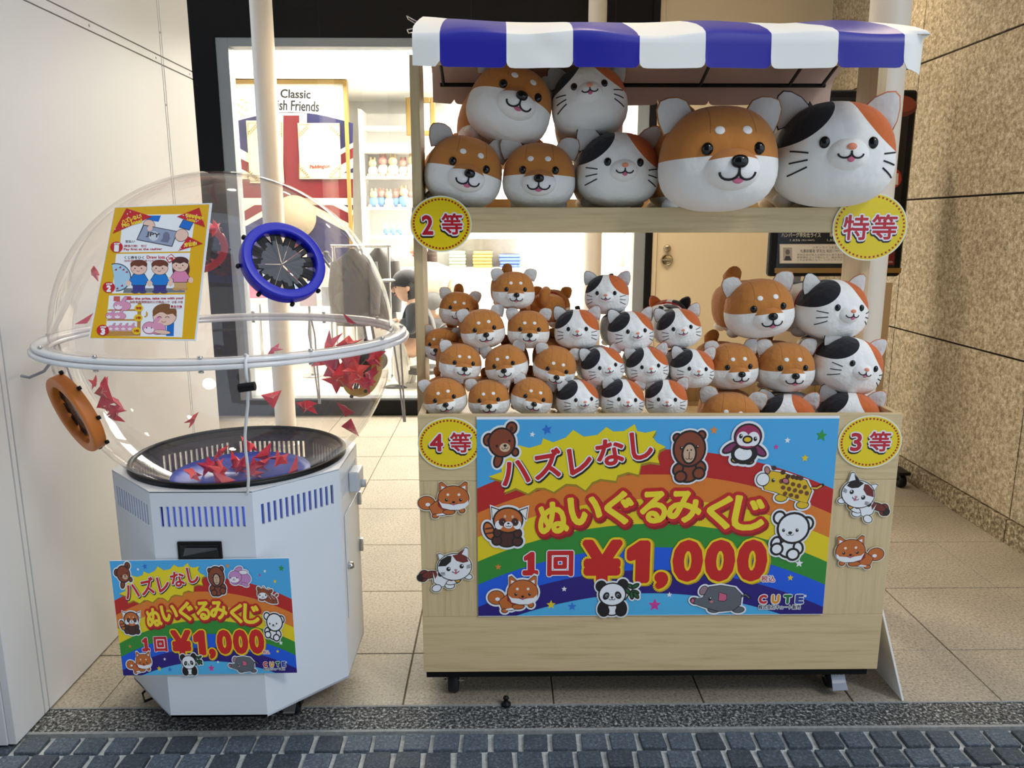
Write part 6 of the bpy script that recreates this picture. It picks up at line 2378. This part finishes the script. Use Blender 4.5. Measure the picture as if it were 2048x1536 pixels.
TM = [ticket_mesh(i) for i in range(5)] + [tri_mesh(i) for i in range(4)]
TS = [stripe_mesh(i) for i in range(3)]


def ticket(p, size, label, group, seed, striped=True):
    rnd = random.Random(seed)
    t = bpy.data.objects.new('lottery_ticket', None)
    t.empty_display_size = 0.02
    COL.objects.link(t)
    t.location = p
    t.rotation_euler = (rnd.uniform(0, 6.28), rnd.uniform(0, 6.28), rnd.uniform(0, 6.28))
    t.scale = (size, size, size)
    tag(t, label, 'ticket', group)
    share('folded_paper', TM[rnd.randrange(9)], t)
    if striped:
        share('printed_stripe', TS[rnd.randrange(3)], t)


sd = 1
# crowd at the far port with the yellow ring
LB = 'folded red ticket in the crowd beside the yellow-ringed port'
pc = sphere_hit(712, 735, True, GR - 0.05)
for (px, py, s) in ((662, 690, 0.042), (684, 706, 0.05), (700, 724, 0.055), (668, 736, 0.05), (690, 748, 0.052), (676, 760, 0.04), (712, 744, 0.045), (654, 712, 0.036), (698, 690, 0.036), (716, 762, 0.036), (640, 724, 0.03)):
    ticket(sphere_hit(px, py, True, GR - 0.085 + 0.01 * (sd % 3)), s * 1.25, LB, 'tickets by the yellow-ringed port', sd)
    sd += 1
LB = 'folded red ticket clinging to the globe wall past the yellow ring'
for (px, py, s) in ((748, 752, 0.045), (756, 772, 0.036), (768, 712, 0.036), (752, 724, 0.03), (764, 690, 0.03)):
    ticket(sphere_hit(px, py, True, GR - 0.05), s, LB, 'tickets on the globe wall', sd)
    sd += 1
LB = 'folded red ticket bunched behind the orange-ringed port'
pq = sphere_hit(153, 826)
nq = (pq - Vector((GX, GY, GZ))).normalized()
for k in range(9):
    o_r = Vector((0.008 + 0.012 * (k % 3), 0.02 * ((k // 3) - 1), 0.055 - 0.012 * k))
    ticket(pq - nq * (0.052 + 0.012 * (k % 2)) + o_r, 0.022 + 0.005 * (k % 3), LB, 'tickets behind the orange-ringed port', sd)
    sd += 1
LB = 'folded red ticket lying on the blue globe floor'
for k in range(16):
    t = k * 2.4
    r = 0.028 + 0.0095 * k
    ticket(Vector((GX + 0.02 + r * math.cos(t) * 1.0, GY - 0.05 + r * math.sin(t) * 0.62, 0.682 + 0.012 * (k % 3))), 0.036, LB, 'tickets on the globe floor', sd, k % 2 == 0)
    sd += 1
ticket(Vector((GX + 0.015, GY + 0.02, 0.735)), 0.04, 'folded red ticket standing on top of the heap on the globe floor', 'tickets on the globe floor', sd)
sd += 1
ticket(sphere_hit(712, 862, False, GR - 0.03), 0.034, 'single folded red ticket resting low on the near globe wall', 'tickets on the globe wall', sd)
sd += 1
LB = 'folded red ticket whirling in mid-air inside the globe'
for (px, py, y, s) in ((548, 700, 2.10, 0.032), (545, 795, 2.30, 0.034), (612, 812, 2.25, 0.04), (690, 820, 2.2, 0.034), (385, 838, 2.2, 0.028), (170, 640, 2.12, 0.03), (140, 520, 2.12, 0.026), (430, 440, 2.4, 0.032), (260, 380, 2.15, 0.026), (700, 640, 2.3, 0.03)):
    p = at_y(px, py, y)
    d = p - Vector((GX, GY, GZ))
    if d.length > GR - 0.05:
        p = Vector((GX, GY, GZ)) + d.normalized() * (GR - 0.05)
    ticket(p, s, LB, 'tickets whirling in the globe', sd)
    sd += 1
# ================================================================== MENU DISPLAY STAND BY THE GRANITE WALL
DY = 4.02
fpd = plane_map(DY)
a, b = at_y(1537, 178, DY), at_y(1822, 553, DY)
x0, x1, z0, z1 = at_y(1541, 470, DY).x, at_y(1838, 180, DY).x, b.z, a.z
x1 = min(x1, XR - 0.02)
ds = thing('menu_display', 'black framed restaurant menu screen on a wheeled stand by the granite wall', 'menu board', ((x0 + x1) / 2, DY + 0.1, 0))
MB().box(x0, x1, DY, DY + 0.05, z0, z1).build('screen_case', m_black, ds, 0.018, 3)
bz = 0.038
m_scr = M('menu_black', (22, 20, 22), 0.25)
box('menu_panel', m_scr, ds, x0 + bz, x1 - bz, DY - 0.002, DY + 0.001, z0 + bz, z1 - bz)
P = Print(lambda u, v: at_y(u, v, DY - 0.0025), (0, -1, 0), 0.0004)
GW = (222, 214, 196)
P.text('ハンバーグ早矢仕ライス', 1602, 470, 78, 9, GW, 1, 0, 0.2, 6)
P.text('早矢仕オムライス', 1690, 470, 62, 9, GW, 1, 0, 0.2, 6)
P.text('1,636', 1590, 480.5, 20, 5, GW, 1)
P.text('(税込1,800円)', 1616, 480.5, 26, 4, GW, 1)
P.text('1,527', 1664, 480.5, 20, 5, GW, 1)
P.poly([(1559, 488), (1735, 488), (1735, 527), (1559, 527)], (220, 210, 190), 1)
P.poly([(1562, 490), (1733, 490), (1733, 525), (1562, 525)], (236, 228, 212), 2)
P.poly([(1566, 495), (1584, 495), (1584, 521), (1566, 521)], (180, 172, 156), 3)
P.ell(1575, 504, 4.5, 5.5, (110, 100, 92), 4)
P.poly([(1568, 521), (1571, 512), (1579, 512), (1583, 521)], (60, 54, 52), 4)
P.text('ハヤシライスを生み出した', 1662, 495, 74, 6, (90, 80, 74), 3)
P.text('丸善創業者 早矢仕 有的', 1632, 502, 64, 7, (60, 52, 48), 3)
P.text('(1837-1901)', 1680, 502, 26, 4.5, (90, 80, 74), 3)
for k, w in enumerate(('早矢仕氏が友人が訪れるとありあわせの肉類や', '野菜類をゴッタ煮にして、飯を添えて饗応した', 'これが評判となり、ハヤシライスと呼ばれる')):
    P.text(w, 1654, 509.5 + 5.2 * k, 120, 4.2, (110, 100, 92), 3)
P.poly([(1549, 536), (1803, 536), (1802, 546), (1549, 546)], (150, 112, 44), 1)
P.build('menu_print', ds)
P = Print(lambda u, v: at_y(u, v, DY - 0.0025), (0, -1, 0), 0.0004)
P.ell(1800, 212, 34, 22, (98, 40, 26), 1)
P.ell(1806, 208, 26, 16, (140, 60, 36), 2)
P.build('dish_picture', ds)
P = Print(lambda u, v: at_y(u, v, DY - 0.0025), (0, -1, 0), 0.0004)
P.ell(1640, 300, 74, 50, (88, 52, 30), 1)
P.ell(1640, 296, 62, 40, (150, 96, 50), 2)
P.build('dish_picture', ds)
P = Print(lambda u, v: at_y(u, v, DY - 0.0025), (0, -1, 0), 0.0004)
P.ell(1783, 356, 20, 21, (176, 40, 30), 2)
P.text('1', 1791, 358, 9, 22, GW, 3, 0.05, 0.8, 6)
P.build('number_mark', ds)
P = Print(lambda u, v: at_y(u, v, DY - 0.0025), (0, -1, 0), 0.0004)
P.poly([(1770, 498), (1790, 498), (1788, 530), (1768, 530)], (120, 26, 20), 1)
P.text('MARUZEN', 1776, 524, 18, 4, GW, 2)
P.build('logo_print', ds)
for s in (0.25, 0.75):
    xx = x0 + (x1 - x0) * s
    box('upright', m_alu, ds, xx - 0.02, xx + 0.02, DY + 0.052, DY + 0.09, 0.075, z1 - 0.1, 0.003)
    box('foot_bar', m_black, ds, xx - 0.025, xx + 0.025, DY - 0.12, DY + 0.32, 0.05, 0.075, 0.003)
    for yy in (DY - 0.10, DY + 0.30):
        MB().lathe([(0.004, -0.012), (0.024, -0.013), (0.025, 0), (0.024, 0.013), (0.004, 0.012)], (xx, yy, 0.025), 20, axis=(1, 0, 0), close=True).build('caster_wheel', m_rubber, ds)
        MB().box(xx - 0.018, xx + 0.018, yy - 0.01, yy + 0.01, 0.022, 0.05).build('caster_fork', m_black, ds)
# beige name panel hanging under the screen
pa, pb = at_y(1556, 566, DY), at_y(1788, 566, DY)
pz = at_y(1780, 860, DY).z
MB().box(pa.x, min(pb.x, XR - 0.03), DY + 0.01, DY + 0.03, pz, pa.z).build('name_panel', M('panel_beige', (206, 178, 140), 0.5), ds, 0.002)
P = Print(lambda u, v: at_y(u, v, DY + 0.0095), (0, -1, 0), 0.0004)
P.text('MARUZEN', 1598, 583, 62, 9, (120, 96, 74), 1, 0, 0.15, 6)
P.text('café', 1598, 600, 30, 9, (120, 96, 74), 1, 0, 0.1, 6)
P.build('name_lettering', ds)
for px in (1584, 1720):
    q = at_y(px, 556, DY)
    box('hanger_clip', m_chrome, ds, q.x - 0.01, q.x + 0.01, DY + 0.002, DY + 0.032, pa.z - 0.02, z0 + 0.002)
q = at_z(1800, 974, 0)
w = MB().lathe([(0.004, -0.014), (0.034, -0.015), (0.036, 0), (0.034, 0.015), (0.004, 0.014)], (q.x, q.y, 0.036), 22, axis=(1, 0, 0.0), close=True).build('caster_wheel', m_rubber, ds)
box('foot_bar', m_black, ds, q.x - 0.03, q.x + 0.03, q.y - 0.04, DY + 0.2, 0.074, 0.09, 0.003)
